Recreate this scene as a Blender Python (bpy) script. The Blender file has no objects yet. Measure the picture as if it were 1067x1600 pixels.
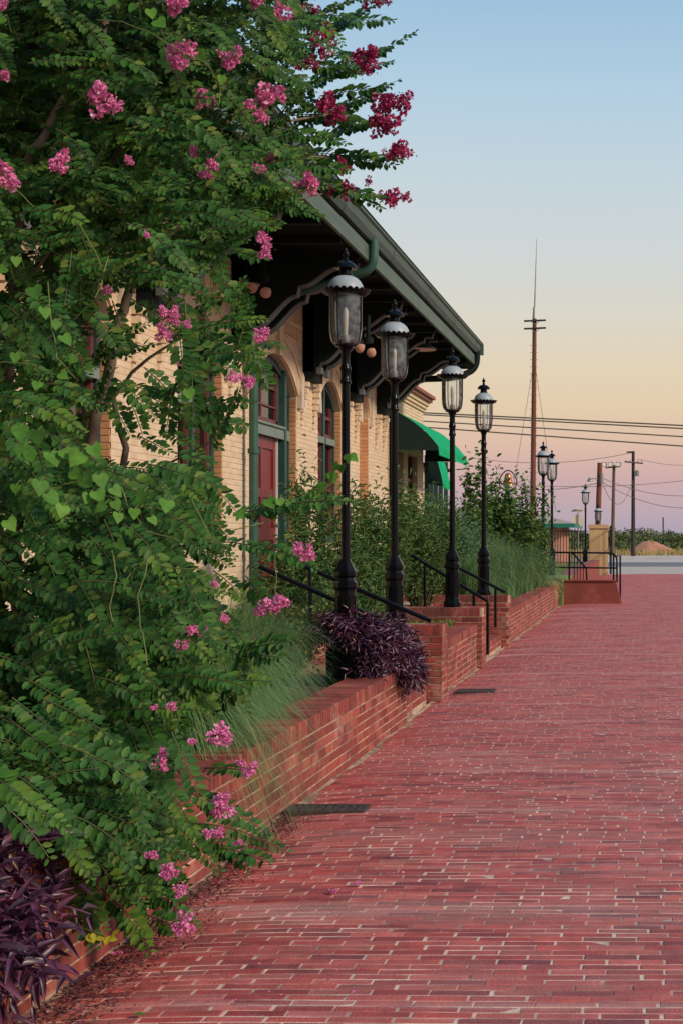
import bpy, math, random
import numpy as np
from mathutils import Vector
random.seed(11)
rng = np.random.default_rng(11)
R = math.radians
scene = bpy.context.scene
COL = scene.collection

# ------------------------------------------------------------------ camera, world, sun, exposure
F, UV, VV, CH = 2222.0, 1014.0, 838.0, 1.6          # focal length in photo pixels, vanishing point, eye height
cam_d = bpy.data.cameras.new('camera')
cam = bpy.data.objects.new('camera', cam_d); COL.objects.link(cam)
cam.location = (0, 0, CH); cam.rotation_euler = (R(90), 0, 0)
cam_d.sensor_fit = 'VERTICAL'; cam_d.sensor_height = 36; cam_d.lens = 36 * F / 1600
cam_d.shift_x = -(UV - 533.5) / 1600; cam_d.shift_y = (VV - 800) / 1600
cam_d.clip_end = 8000; cam_d.clip_start = 0.1
scene.camera = cam
scene.view_settings.view_transform = 'Standard'
scene.view_settings.look = 'None'
scene.view_settings.exposure = 0.0
scene.view_settings.gamma = 1
scene.view_settings.use_curve_mapping = False

def lin(c):
    return tuple(((x / 255) / 12.92 if x / 255 <= .04045 else (((x / 255) + .055) / 1.055) ** 2.4) for x in c)

world = bpy.data.worlds.new('World'); scene.world = world; world.use_nodes = True
wn = world.node_tree; wn.nodes.clear()
w_out = wn.nodes.new('ShaderNodeOutputWorld'); w_bg = wn.nodes.new('ShaderNodeBackground')
w_tc = wn.nodes.new('ShaderNodeTexCoord'); w_sep = wn.nodes.new('ShaderNodeSeparateXYZ')
w_map = wn.nodes.new('ShaderNodeMapRange'); w_map.inputs[1].default_value = 0; w_map.inputs[2].default_value = 1
w_r = wn.nodes.new('ShaderNodeValToRGB')
SKY = [(0.0, (172, 160, 178)), (0.017, (188, 168, 178)), (0.040, (205, 172, 171)), (0.062, (221, 187, 169)),
       (0.088, (227, 203, 172)), (0.112, (227, 210, 181)), (0.152, (219, 214, 200)), (0.193, (208, 214, 213)),
       (0.25, (195, 212, 221)), (0.30, (178, 206, 225)), (0.355, (157, 193, 220)), (0.6, (120, 165, 208)), (1.0, (105, 145, 195))]
els = w_r.color_ramp.elements
while len(els) < len(SKY): els.new(0.5)
for e, (p, c) in zip(els, SKY):
    e.position = p
for e, (p, c) in zip(els, SKY):
    e.position = p; e.color = lin(c) + (1,)
wl = wn.links
wl.new(w_tc.outputs['Generated'], w_sep.inputs[0]); wl.new(w_sep.outputs[2], w_map.inputs[0])
wl.new(w_map.outputs[0], w_r.inputs[0]); wl.new(w_r.outputs[0], w_bg.inputs[0]); wl.new(w_bg.outputs[0], w_out.inputs[0])
w_bg.inputs[1].default_value = 1.0

sun_d = bpy.data.lights.new('sun', 'SUN'); sun = bpy.data.objects.new('sun', sun_d); COL.objects.link(sun)
sun_d.energy = 3.4; sun_d.angle = R(9); sun_d.color = (1.0, 0.81, 0.62)
# low evening glow from behind the camera, on the street side
_sd = Vector((0.80, -0.40, 0.52)).normalized()
sun.rotation_euler = _sd.to_track_quat('Z', 'Y').to_euler()

# ------------------------------------------------------------------ helpers
def P(u, v, y):
    return Vector(((u - UV) / F * y, y, CH + (VV - v) / F * y))
def proj(p):
    return UV + F * p[0] / p[1], VV - F * (p[2] - CH) / p[1]

def wloc(o):
    l = Vector((0, 0, 0))
    while o is not None:
        l = l + o.location; o = o.parent
    return l
def tag(o, label=None, cat=None, group=None, kind=None):
    if label: o['label'] = label
    if cat: o['category'] = cat
    if group: o['group'] = group
    if kind: o['kind'] = kind
    return o
def thing(name, loc, label, cat, group=None):
    o = bpy.data.objects.new(name, None); COL.objects.link(o); o.location = loc; o.empty_display_size = .1
    return tag(o, label, cat, group)
def link(name, me, loc, parent=None, kind=None):
    o = bpy.data.objects.new(name, me); COL.objects.link(o)
    if parent: o.parent = parent
    o.location = Vector(loc) - (wloc(parent) if parent else Vector((0, 0, 0)))
    if kind: o['kind'] = kind
    return o

class MB:
    def __init__(s): s.v = []; s.f = []
    def add(s, vs, fs):
        b = len(s.v); s.v.extend([tuple(p) for p in vs]); s.f.extend([tuple(i + b for i in f) for f in fs]); return s
    def box(s, c, d, rz=0.0):
        x, y, z = d[0] / 2, d[1] / 2, d[2] / 2; cs, sn = math.cos(rz), math.sin(rz)
        vs = [(c[0] + a * cs - b * sn, c[1] + a * sn + b * cs, c[2] + e) for a, b, e in
              [(-x, -y, -z), (x, -y, -z), (x, y, -z), (-x, y, -z), (-x, -y, z), (x, -y, z), (x, y, z), (-x, y, z)]]
        return s.add(vs, [(0, 3, 2, 1), (4, 5, 6, 7), (0, 1, 5, 4), (1, 2, 6, 5), (2, 3, 7, 6), (3, 0, 4, 7)])
    def span(s, a, b):
        return s.box([(a[i] + b[i]) / 2 for i in range(3)], [abs(b[i] - a[i]) for i in range(3)])
    def lathe(s, prof, c, n=20, ph=0.0, cap=True):
        vs = []; fs = []
        for r, z in prof:
            for k in range(n):
                a = 2 * math.pi * k / n + ph; vs.append((c[0] + r * math.cos(a), c[1] + r * math.sin(a), c[2] + z))
        for i in range(len(prof) - 1):
            for k in range(n):
                k2 = (k + 1) % n; fs.append((i * n + k, i * n + k2, (i + 1) * n + k2, (i + 1) * n + k))
        if cap:
            fs.append(tuple(reversed(range(n)))); fs.append(tuple((len(prof) - 1) * n + k for k in range(n)))
        return s.add(vs, fs)
    def tube(s, pts, r, n=8, cap=True):
        pts = [Vector(p) for p in pts]; m = len(pts); vs = []; fs = []
        rs = r if isinstance(r, (list, tuple)) else [r] * m
        up = None
        for i, p in enumerate(pts):
            t = (pts[min(i + 1, m - 1)] - pts[max(i - 1, 0)]).normalized()
            if up is None: up = Vector((0, 0, 1)) if abs(t.z) < .9 else Vector((1, 0, 0))
            a = t.cross(up)
            if a.length < 1e-5: a = t.cross(Vector((0, 1, 0)))
            a.normalize(); b = a.cross(t).normalized(); up = b
            for k in range(n):
                an = 2 * math.pi * k / n; vs.append(p + a * (rs[i] * math.cos(an)) + b * (rs[i] * math.sin(an)))
        for i in range(m - 1):
            for k in range(n):
                k2 = (k + 1) % n; fs.append((i * n + k, i * n + k2, (i + 1) * n + k2, (i + 1) * n + k))
        if cap:
            fs.append(tuple(reversed(range(n)))); fs.append(tuple((m - 1) * n + k for k in range(n)))
        return s.add(vs, fs)
    def prism(s, poly, org, U, V, N, d):
        """polygon in (U,V) about org, extruded by d along N"""
        org, U, V, N = Vector(org), Vector(U), Vector(V), Vector(N); n = len(poly)
        a = [org + U * p[0] + V * p[1] for p in poly]; b = [p + N * d for p in a]
        fs = [tuple(reversed(range(n))), tuple(range(n, 2 * n))]
        fs += [(i, (i + 1) % n, n + (i + 1) % n, n + i) for i in range(n)]
        return s.add(a + b, fs)
    def quadstrip(s, A, B):
        n = len(A); return s.add(list(A) + list(B), [(i, i + 1, n + i + 1, n + i) for i in range(n - 1)])
    def build(s, name, mat, parent=None, smooth=False, kind=None, loc=None):
        o0 = Vector(loc) if loc is not None else (wloc(parent) if parent else Vector((0, 0, 0)))
        me = bpy.data.meshes.new(name)
        me.from_pydata([(p[0] - o0.x, p[1] - o0.y, p[2] - o0.z) for p in s.v], [], s.f)
        me.materials.append(mat); me.update()
        if smooth:
            me.polygons.foreach_set('use_smooth', [True] * len(me.polygons))
            if smooth != 'all':
                try: me.set_sharp_from_angle(angle=R(40))
                except Exception: pass
        return link(name, me, o0, parent, kind)

def np_mesh(name, V, faces_flat, nper, mat, parent=None, kind=None, smooth=True, loc=None):
    """V (n,3) world coords; faces: list of (m,k) int arrays"""
    o0 = Vector(loc) if loc is not None else (wloc(parent) if parent else Vector((0, 0, 0)))
    me = bpy.data.meshes.new(name)
    me.vertices.add(len(V)); me.vertices.foreach_set('co', (V - np.array(o0)).astype(np.float32).ravel())
    tot = sum(f.size for f in faces_flat); npoly = sum(len(f) for f in faces_flat)
    me.loops.add(tot); me.polygons.add(npoly)
    li = np.concatenate([f.ravel() for f in faces_flat]); st = []; p = 0
    cnt = np.concatenate([np.full(len(f), f.shape[1]) for f in faces_flat])
    st = np.concatenate([[0], np.cumsum(cnt)[:-1]])
    me.loops.foreach_set('vertex_index', li.astype(np.int32))
    me.polygons.foreach_set('loop_start', st.astype(np.int32))
    if smooth: me.polygons.foreach_set('use_smooth', np.ones(npoly, dtype=bool))
    me.materials.append(mat); me.update(calc_edges=True); me.validate()
    return link(name, me, o0, parent, kind)

def unit(a): return a / np.maximum(np.linalg.norm(a, axis=-1, keepdims=True), 1e-9)
# leaf templates: (along, across, normal)
OVAL = (np.array([(0, 0, 0), (.3, .46, .05), (.3, 0, -.05), (.3, -.46, .05), (.72, .40, .02), (.72, 0, -.07), (.72, -.40, .02), (1, 0, -.1)], float),
        [np.array([(2, 5, 4, 1), (3, 6, 5, 2)]), np.array([(0, 2, 1), (0, 3, 2), (5, 7, 4), (6, 7, 5)])])
LANCE = (np.array([(0, 0, 0), (.28, .5, .22), (.28, 0, 0), (.28, -.5, .22), (.65, .34, .05), (.65, 0, -.08), (.65, -.34, .05), (1, 0, -.26)], float), OVAL[1])
HEART = (np.array([(0, 0, 0), (-.16, .26, .03), (-.02, .5, .05), (.3, .52, .03), (.68, .26, -.02), (1, 0, -.12), (.68, -.26, -.02), (.3, -.52, .03), (-.02, -.5, .05), (-.16, -.26, .03), (.35, 0, -.06), (.7, 0, -.08)], float),
         [np.array([(0, 10, 3, 2), (0, 8, 7, 10), (10, 11, 4, 3), (10, 7, 6, 11)]), np.array([(0, 2, 1), (0, 9, 8), (11, 5, 4), (11, 6, 5)])])
PETAL = (np.array([(0, 0, 0), (.5, .5, .15), (.55, 0, -.1), (.5, -.5, .15), (1, .38, -.15), (.95, -.38, .25)], float),
         [np.array([(0, 2, 1), (0, 3, 2), (2, 4, 1), (2, 3, 5), (2, 5, 4)])])
DIA = (np.array([(0, 0, 0), (.5, .5, 0), (1, 0, -.08), (.5, -.5, 0)], float), [np.array([(0, 3, 2, 1)])])

def frames(D, Nn):
    X = unit(np.asarray(D, float)); N = np.asarray(Nn, float)
    Z = unit(N - X * (N * X).sum(-1, keepdims=True)); Y = np.cross(Z, X)
    return X, Y, Z
def scatter(tmpl, Pn, D, Nn, L, W):
    tv, tf = tmpl; n = len(Pn); X, Y, Z = frames(D, Nn)
    L = np.broadcast_to(L, (n,)); W = np.broadcast_to(W, (n,))
    V = (np.asarray(Pn)[:, None, :] + tv[None, :, 0, None] * (X * L[:, None])[:, None, :]
         + tv[None, :, 1, None] * (Y * W[:, None])[:, None, :] + tv[None, :, 2, None] * (Z * L[:, None])[:, None, :])
    off = (np.arange(n) * len(tv))
    fs = [(f[None] + off[:, None, None]).reshape(-1, f.shape[1]) for f in tf]
    return V.reshape(-1, 3), fs
def leaf_mesh(tmpl, name, mat, L, W):
    V, fs = scatter(tmpl, np.zeros((1, 3)), np.array([[1., 0, 0]]), np.array([[0, 0, 1.]]), L, W)
    me = bpy.data.meshes.new(name)
    me.from_pydata([tuple(p) for p in V], [], [tuple(int(i) for i in r) for f in fs for r in f]); me.materials.append(mat)
    me.polygons.foreach_set('use_smooth', [True] * len(me.polygons)); me.update(); return me
from mathutils import Matrix
def place_leaf(name, me, p, d, n, s, parent):
    X, Y, Z = frames(np.array([d]), np.array([n]))
    m = Matrix((X[0] * s, Y[0] * s, Z[0] * s)).transposed()
    o = bpy.data.objects.new(name, me); COL.objects.link(o); o.parent = parent
    o.location = Vector(p) - wloc(parent); o.rotation_euler = m.to_euler(); o.scale = (s, s, s)
    return o
def blades(P0, A, H, OUT, W, droop, K=6):
    """grass blades: base, azimuth, height, outward reach, width"""
    n = len(P0); t = np.linspace(0, 1, K)
    d = np.stack([np.cos(A), np.sin(A), np.zeros(n)], -1); side = np.stack([-np.sin(A), np.cos(A), np.zeros(n)], -1)
    r = OUT[:, None] * (t[None] ** 1.5)
    z = H[:, None] * (1.7 * t[None] - .7 * t[None] ** 2) - droop[:, None] * t[None] ** 3
    C = P0[:, None, :] + d[:, None, :] * r[..., None]; C[..., 2] += z
    w = W[:, None] * (1 - t[None] * .92) * .5
    Lf = C + side[:, None, :] * w[..., None]; Rt = C - side[:, None, :] * w[..., None]
    V = np.stack([Lf, Rt], 2).reshape(-1, 3)
    k = np.arange(K - 1); q = np.stack([2 * k, 2 * k + 1, 2 * k + 3, 2 * k + 2], -1)
    return V, [(q[None] + (np.arange(n) * 2 * K)[:, None, None]).reshape(-1, 4)]
def merge(parts):
    Vs = []; fd = {}; off = 0
    for V, fs in parts:
        for f in fs: fd.setdefault(f.shape[1], []).append(f + off)
        Vs.append(V); off += len(V)
    return np.concatenate(Vs), [np.concatenate(x) for x in fd.values()]

# ------------------------------------------------------------------ materials
def nt(name):
    m = bpy.data.materials.new(name); m.use_nodes = True; t = m.node_tree; t.nodes.clear()
    return m, t, t.nodes.new, t.links.new
def mat(name, cols, rough=.7, spec=.4, var=.18, vscale=6, bump=0.0, bscale=60, metal=0.0, translucent=0.0, patch=None, coat=0, stretch=(1, 1, 1), soft=True):
    """cols picked per object / per loose piece; noise varies the value; patch = (colour, scale, lo, hi, amount, stretch)"""
    m, t, N, L = nt(name)
    out = N('ShaderNodeOutputMaterial'); bs = N('ShaderNodeBsdfPrincipled')
    geo = N('ShaderNodeNewGeometry'); oi = N('ShaderNodeObjectInfo')
    ad = N('ShaderNodeMath'); ad.operation = 'ADD'; fr = N('ShaderNodeMath'); fr.operation = 'FRACT'
    L(geo.outputs['Random Per Island'], ad.inputs[0]); L(oi.outputs['Random'], ad.inputs[1]); L(ad.outputs[0], fr.inputs[0])
    rp = N('ShaderNodeValToRGB'); e = rp.color_ramp.elements
    if len(cols) == 1: cols = cols * 2
    while len(e) < len(cols): e.new(.5)
    for i, c in enumerate(cols): e[i].position = i / (len(cols) - 1)
    for i, c in enumerate(cols): e[i].color = tuple(c) + (1,)
    L(fr.outputs[0], rp.inputs[0])
    mp = N('ShaderNodeVectorMath'); mp.operation = 'MULTIPLY'; mp.inputs[1].default_value = stretch
    L(geo.outputs['Position'], mp.inputs[0])
    nz = N('ShaderNodeTexNoise'); nz.inputs['Scale'].default_value = vscale; nz.inputs['Detail'].default_value = 5
    L(mp.outputs[0], nz.inputs['Vector'])
    mr = N('ShaderNodeMapRange'); mr.inputs[1].default_value = .25; mr.inputs[2].default_value = .75
    mr.inputs[3].default_value = 1 - var; mr.inputs[4].default_value = 1 + var; L(nz.outputs[0], mr.inputs[0])
    hs = N('ShaderNodeHueSaturation'); L(rp.outputs[0], hs.inputs['Color']); L(mr.outputs[0], hs.inputs['Value'])
    col = hs.outputs[0]
    for pt in (patch or []):
        pc, ps, lo, hi, am, st = pt
        pm = N('ShaderNodeVectorMath'); pm.operation = 'MULTIPLY'; pm.inputs[1].default_value = st
        L(geo.outputs['Position'], pm.inputs[0])
        pn = N('ShaderNodeTexNoise'); pn.inputs['Scale'].default_value = ps; pn.inputs['Detail'].default_value = 6; pn.inputs['Roughness'].default_value = .65
        L(pm.outputs[0], pn.inputs['Vector'])
        pr = N('ShaderNodeMapRange'); pr.inputs[1].default_value = lo; pr.inputs[2].default_value = hi; pr.inputs[4].default_value = am
        L(pn.outputs[0], pr.inputs[0])
        mx = N('ShaderNodeMix'); mx.data_type = 'RGBA'; L(pr.outputs[0], mx.inputs['Factor']); L(col, mx.inputs['A']); mx.inputs['B'].default_value = tuple(pc) + (1,)
        col = mx.outputs['Result']
    L(col, bs.inputs['Base Color'])
    bs.inputs['Roughness'].default_value = rough; bs.inputs['Specular IOR Level'].default_value = spec; bs.inputs['Metallic'].default_value = metal
    bs.inputs['Coat Weight'].default_value = coat
    if bump:
        bn = N('ShaderNodeTexNoise'); bn.inputs['Scale'].default_value = bscale; bn.inputs['Detail'].default_value = 4
        L(mp.outputs[0], bn.inputs['Vector'])
        bp = N('ShaderNodeBump'); bp.inputs['Strength'].default_value = bump; bp.inputs['Distance'].default_value = .01
        L(bn.outputs[0], bp.inputs['Height']); L(bp.outputs[0], bs.inputs['Normal'])
    sh = bs.outputs[0]
    if translucent:
        tr = N('ShaderNodeBsdfTranslucent'); L(col, tr.inputs[0]); ms = N('ShaderNodeMixShader'); ms.inputs[0].default_value = translucent
        L(sh, ms.inputs[1]); L(tr.outputs[0], ms.inputs[2]); sh = ms.outputs[0]
    L(sh, out.inputs[0]); return m
def glass_mat(name, tint, fog, fogcol, gl=.12):
    m, t, N, L = nt(name)
    out = N('ShaderNodeOutputMaterial'); tr = N('ShaderNodeBsdfTransparent'); tr.inputs[0].default_value = tint + (1,)
    gs = N('ShaderNodeBsdfGlossy'); gs.inputs['Roughness'].default_value = .05
    df = N('ShaderNodeBsdfDiffuse'); df.inputs[0].default_value = fogcol + (1,)
    geo = N('ShaderNodeNewGeometry'); nz = N('ShaderNodeTexNoise'); nz.inputs['Scale'].default_value = 18; nz.inputs['Detail'].default_value = 5
    L(geo.outputs['Position'], nz.inputs['Vector'])
    mr = N('ShaderNodeMapRange'); mr.inputs[1].default_value = .35; mr.inputs[2].default_value = .75; mr.inputs[3].default_value = fog * .3; mr.inputs[4].default_value = fog * 1.8
    L(nz.outputs[0], mr.inputs[0])
    a = N('ShaderNodeMixShader'); L(mr.outputs[0], a.inputs[0]); L(tr.outputs[0], a.inputs[1]); L(df.outputs[0], a.inputs[2])
    lw = N('ShaderNodeLayerWeight'); lw.inputs[0].default_value = gl
    b = N('ShaderNodeMixShader'); L(lw.outputs['Fresnel'], b.inputs[0]); L(a.outputs[0], b.inputs[1]); L(gs.outputs[0], b.inputs[2])
    L(b.outputs[0], out.inputs[0]); return m

M = {}
M['paver'] = mat('paver', [(.45, .068, .055), (.28, .044, .042), (.50, .095, .074), (.36, .062, .055), (.56, .13, .105), (.21, .040, .046), (.42, .12, .09), (.46, .074, .060), (.47, .15, .135)],
                 rough=.62, spec=.45, var=.28, vscale=9, bump=.5, bscale=90,
                 patch=[((.46, .20, .17), 1.3, .48, .70, .5, (.22, 1.6, 1)), ((.58, .37, .33), 1.5, .55, .72, .7, (.10, 1.7, 1)), ((.13, .035, .04), 1.1, .55, .75, .45, (.3, 1.5, 1)), ((.55, .40, .38), 22, .60, .75, .5, (.5, 2, 1)), ((.11, .03, .035), 3.0, .60, .8, .5, (1, 1, 1))])
M['sand'] = mat('sand joint', [(.70, .54, .42)], rough=.95, var=.3, vscale=30, bump=.4, bscale=150,
                patch=[((.22, .08, .07), 2.6, .46, .6, .85, (.5, 1.2, 1))])
M['grit'] = mat('sandy grit', [(.42, .30, .20)], rough=.95, var=.4, vscale=25, bump=.5, patch=[((.16, .09, .06), 3, .45, .6, .8, (1, 1, 1))])
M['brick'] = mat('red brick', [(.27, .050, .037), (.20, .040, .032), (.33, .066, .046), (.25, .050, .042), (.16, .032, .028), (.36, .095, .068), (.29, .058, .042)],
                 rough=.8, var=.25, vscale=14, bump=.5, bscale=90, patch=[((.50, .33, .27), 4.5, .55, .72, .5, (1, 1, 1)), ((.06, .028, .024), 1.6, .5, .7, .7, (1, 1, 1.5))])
M['mortar'] = mat('brick mortar', [(.50, .36, .25)], rough=.95, var=.3, vscale=20, bump=.3, bscale=120, patch=[((.17, .09, .065), 2.2, .44, .6, .8, (1, 1, 1))])
M['cream_brick'] = mat('painted cream brick', [(.66, .515, .36), (.63, .485, .33), (.70, .555, .40), (.65, .505, .35), (.60, .46, .315)], rough=.75, var=.07, vscale=8, bump=.25, bscale=70)
M['reveal_brick'] = mat('bare orange brick', [(.55, .27, .13), (.50, .24, .115), (.58, .30, .15)], rough=.8, var=.1, vscale=8, bump=.25, bscale=70)
M['cream_mortar'] = mat('painted mortar', [(.59, .455, .315)], rough=.85, var=.1, vscale=8)
M['trim_stone'] = mat('painted arch band', [(.66, .485, .31)], rough=.75, var=.08, vscale=5, bump=.15, bscale=60)
M['grey_stone'] = mat('grey stone', [(.55, .47, .38)], rough=.8, var=.12, vscale=9, bump=.2)
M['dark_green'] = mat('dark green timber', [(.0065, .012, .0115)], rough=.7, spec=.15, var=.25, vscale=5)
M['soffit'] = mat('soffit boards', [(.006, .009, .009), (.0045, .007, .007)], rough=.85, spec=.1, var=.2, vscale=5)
M['grey_green'] = mat('weathered grey green paint', [(.085, .125, .10)], rough=.6, spec=.25, var=.18, vscale=3, stretch=(3, .6, 6), patch=[((.045, .065, .055), 2.5, .58, .75, .5, (1, .5, 3))])
M['gutter_green'] = mat('dark green gutter', [(.045, .080, .062)], rough=.5, spec=.3, var=.2, vscale=3, stretch=(3, .6, 6), patch=[((.10, .12, .09), 2.5, .6, .75, .5, (1, .5, 3))])
M['bracket_edge'] = mat('bracket edge paint', [(.115, .13, .13)], rough=.7, spec=.2, var=.2)
M['pipe_green'] = mat('green painted pipe', [(.03, .095, .075)], rough=.45, var=.2, vscale=7)
M['frame_green'] = mat('green window frame', [(.022, .062, .058)], rough=.45, var=.2)
M['frame_pale'] = mat('pale green transom', [(.16, .22, .19)], rough=.5, var=.15)
M['door_red'] = mat('red painted door', [(.17, .024, .027)], rough=.4, var=.15)
M['sash_red'] = mat('dull red sash', [(.13, .035, .035)], rough=.5, var=.15)
M['white'] = mat('white paint', [(.7, .66, .6)], rough=.5, var=.06)
M['dark_in'] = mat('dark interior', [(.02, .018, .017)], rough=.8)
M['black'] = mat('black gloss paint', [(.004, .005, .007)], rough=.24, spec=.16, var=.2, vscale=12, bump=.08, bscale=40)
M['rail'] = mat('black rail paint', [(.004, .0045, .006)], rough=.3, spec=.18, var=.2)
M['dome'] = mat('white lamp dome', [(.32, .38, .41)], rough=.45, var=.08, vscale=20, bump=.1, bscale=200)
M['lamp_glass'] = glass_mat('lantern glass', (.96, .98, .99), .12, (.66, .78, .86), .36)  # bluish fog colour: slight dirt, with the sky's reflection painted in
M['bulb'] = mat('frosted bulb', [(.42, .38, .32)], rough=.3)
M['pane'] = glass_mat('window pane', (.35, .36, .36), .02, (.3, .3, .3), .55)
M['awning'] = mat('green awning canvas', [(.006, .40, .165)], rough=.8, spec=.15, var=.16, vscale=5, patch=[((.03, .30, .15), 3, .5, .75, .5, (1, 1, 1))], translucent=.12)
M['awning_inside_shade'] = mat('awning inside shade', [(.002, .018, .015)], rough=.8, var=.08)  # near-black green: shade inside the open awning put into the colour
M['tile_red'] = mat('red cornice cap', [(.26, .085, .06)], rough=.7, var=.2)
M['cream_stucco'] = mat('tan stucco', [(.58, .36, .18)], rough=.85, var=.1, vscale=3, bump=.3, bscale=60)
M['red_stucco'] = mat('worn red stucco', [(.24, .055, .04)], rough=.8, var=.25, vscale=3, bump=.4, bscale=40, patch=[((.36, .17, .12), 3, .55, .75, .6, (1, 1, 1))])
M['far_brick'] = mat('pinkish far brick', [(.52, .27, .19), (.46, .23, .16), (.56, .31, .22)], rough=.85, var=.15)
M['roof_green'] = mat('green metal roof', [(.012, .16, .10)], rough=.45, var=.1)
M['roof_tan'] = mat('tan metal roof', [(.36, .29, .22)], rough=.6, var=.1)
M['steel'] = mat('dull steel', [(.22, .21, .2)], rough=.5, metal=.4)
M['wood_pole'] = mat('brown timber pole', [(.17, .055, .03)], rough=.85, var=.25, vscale=4, stretch=(6, 6, .4))
M['wood_dark'] = mat('dark timber pole', [(.045, .032, .03)], rough=.85, var=.25, vscale=4, stretch=(6, 6, .4))
M['wood_mid'] = mat('weathered timber pole', [(.13, .085, .06)], rough=.85, var=.25, vscale=4, stretch=(6, 6, .4))
M['cable'] = mat('cable', [(.13, .10, .07)], rough=.7)
M['sign_back'] = mat('sign back', [(.66, .56, .44)], rough=.5, var=.1)
M['bell'] = mat('bronze bell', [(.42, .17, .08)], rough=.35, metal=.6, var=.2)
M['glow_shade'] = mat('enamel shade', [(.03, .035, .035)], rough=.4)
M['shade_in'] = mat('shade inside', [(.62, .42, .36)], rough=.6)
M['flood'] = mat('peach flood bulb', [(.62, .34, .25)], rough=.35)
M['iron'] = mat('drain iron', [(.075, .055, .05)], rough=.7, metal=.3, var=.3, vscale=30)
M['hole'] = mat('drain hole', [(.006, .006, .006)], rough=.9)
M['concrete'] = mat('pale concrete', [(.46, .38, .33)], rough=.9, var=.12, vscale=1.5, bump=.2)
M['asphalt'] = mat('old asphalt', [(.16, .165, .175)], rough=.9, var=.15, vscale=2)
M['gravel_lot'] = mat('pale gravel lot', [(.50, .42, .36)], rough=.95, var=.2, vscale=.5, patch=[((.36, .25, .17), .15, .5, .65, .7, (1, .3, 1))])
M['earth'] = mat('dry ground', [(.30, .20, .09)], rough=.95, var=.25, vscale=.3, bump=.3, patch=[((.15, .13, .05), .06, .48, .6, .8, (1, 1, 1))])
M['dirt_red'] = mat('red dirt', [(.40, .19, .12)], rough=.95, var=.25, vscale=1.2, bump=.6, bscale=8)
M['soil'] = mat('planting soil', [(.07, .045, .03)], rough=.95, var=.4, vscale=8, bump=.6, bscale=30)
M['lawn'] = mat('short lawn', [(.16, .20, .04)], rough=.9, var=.35, vscale=3, bump=.5, bscale=50)
M['street_far'] = mat('brick street beyond', [(.30, .055, .055)], rough=.65, var=.3, vscale=5, stretch=(.3, 2, 1), patch=[((.42, .22, .22), 1.3, .50, .72, .55, (.22, 1.6, 1))])
M['bark'] = mat('smooth tan bark', [(.17, .125, .09)], rough=.7, var=.4, vscale=5, stretch=(3, 3, .5), patch=[((.09, .065, .05), 4, .52, .66, .7, (2, 2, .6))])
M['twig'] = mat('green brown twig', [(.075, .085, .03), (.05, .075, .022)], rough=.7)
M['vine'] = mat('yellow green vine stem', [(.13, .16, .04)], rough=.6)
M['leaf'] = mat('crape myrtle leaf', [(.032, .108, .018), (.022, .078, .016), (.044, .135, .021), (.034, .115, .019), (.017, .060, .015), (.062, .160, .024), (.036, .115, .023), (.13, .18, .03)],
                rough=.55, spec=.22, var=.25, vscale=2.2, translucent=.17)
M['leaf_young'] = mat('young crape leaf', [(.085, .20, .028), (.13, .22, .032), (.06, .17, .024)], rough=.55, spec=.2, var=.15, translucent=.3)
M['heart'] = mat('heart vine leaf', [(.10, .26, .034), (.07, .20, .028), (.13, .30, .042), (.06, .17, .026)], rough=.6, spec=.2, var=.3, vscale=28, translucent=.3)
M['yellow_leaf'] = mat('yellowed leaf', [(.55, .50, .03), (.42, .42, .04)], rough=.5, translucent=.25)
M['pink'] = mat('pink crape blossom', [(.76, .17, .43), (.83, .28, .54), (.66, .10, .33), (.88, .45, .66)], rough=.6, var=.12, translucent=.25)
M['magenta'] = mat('deep magenta blossom', [(.42, .03, .13), (.52, .05, .18), (.30, .02, .09)], rough=.6, var=.12, translucent=.25)
M['bud'] = mat('green brown bud', [(.12, .10, .03), (.20, .09, .05)], rough=.6)
M['purple'] = mat('purple heart leaf', [(.075, .022, .060), (.052, .019, .048), (.10, .028, .07), (.055, .032, .052), (.16, .042, .09)], rough=.38, spec=.5, var=.25, vscale=9, translucent=.1,
                  patch=[((.22, .09, .10), 9, .66, .8, .5, (1, 1, 1))])
M['dead_leaf'] = mat('dried tan leaf', [(.40, .20, .11), (.48, .28, .17), (.30, .12, .08)], rough=.7, translucent=.15)
M['muhly'] = mat('blue green grass blade', [(.12, .29, .10), (.08, .22, .075), (.16, .35, .12), (.10, .26, .105), (.27, .36, .12), (.12, .30, .10), (.42, .36, .16)], rough=.55, var=.2, translucent=.25)
M['muhly_far'] = mat('soft green grass blade', [(.14, .29, .11), (.11, .24, .095), (.18, .34, .13), (.30, .34, .13)], rough=.55, var=.2, translucent=.25)
M['willow'] = mat('narrow grey green leaf', [(.115, .24, .075), (.085, .19, .065), (.16, .29, .09), (.20, .25, .08)], rough=.6, spec=.2, var=.2, translucent=.25)
M['bluish'] = mat('blue green shrub leaf', [(.14, .29, .14), (.105, .23, .115), (.18, .34, .17)], rough=.6, spec=.2, var=.2, translucent=.2)
M['dark_leaf'] = mat('dark shrub leaf', [(.055, .14, .03), (.08, .175, .035), (.04, .10, .028), (.16, .21, .04)], rough=.55, spec=.2, var=.2, translucent=.2)
M['yellow_bush'] = mat('yellow green bush leaf', [(.11, .17, .04), (.08, .14, .035), (.15, .19, .04)], rough=.5, var=.2, translucent=.25)
M['gold'] = mat('small golden flower', [(.6, .42, .03)], rough=.6)
M['cover'] = mat('low ground cover', [(.16, .17, .035), (.10, .15, .035), (.20, .17, .04)], rough=.6, translucent=.2)
M['box'] = mat('clipped bush leaf', [(.045, .11, .06), (.035, .09, .05)], rough=.5, translucent=.15)
M['far_green'] = mat('far scrub leaf', [(.085, .13, .05), (.11, .14, .055), (.07, .11, .045), (.17, .14, .06)], rough=.85, spec=.1, var=.2)
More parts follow.
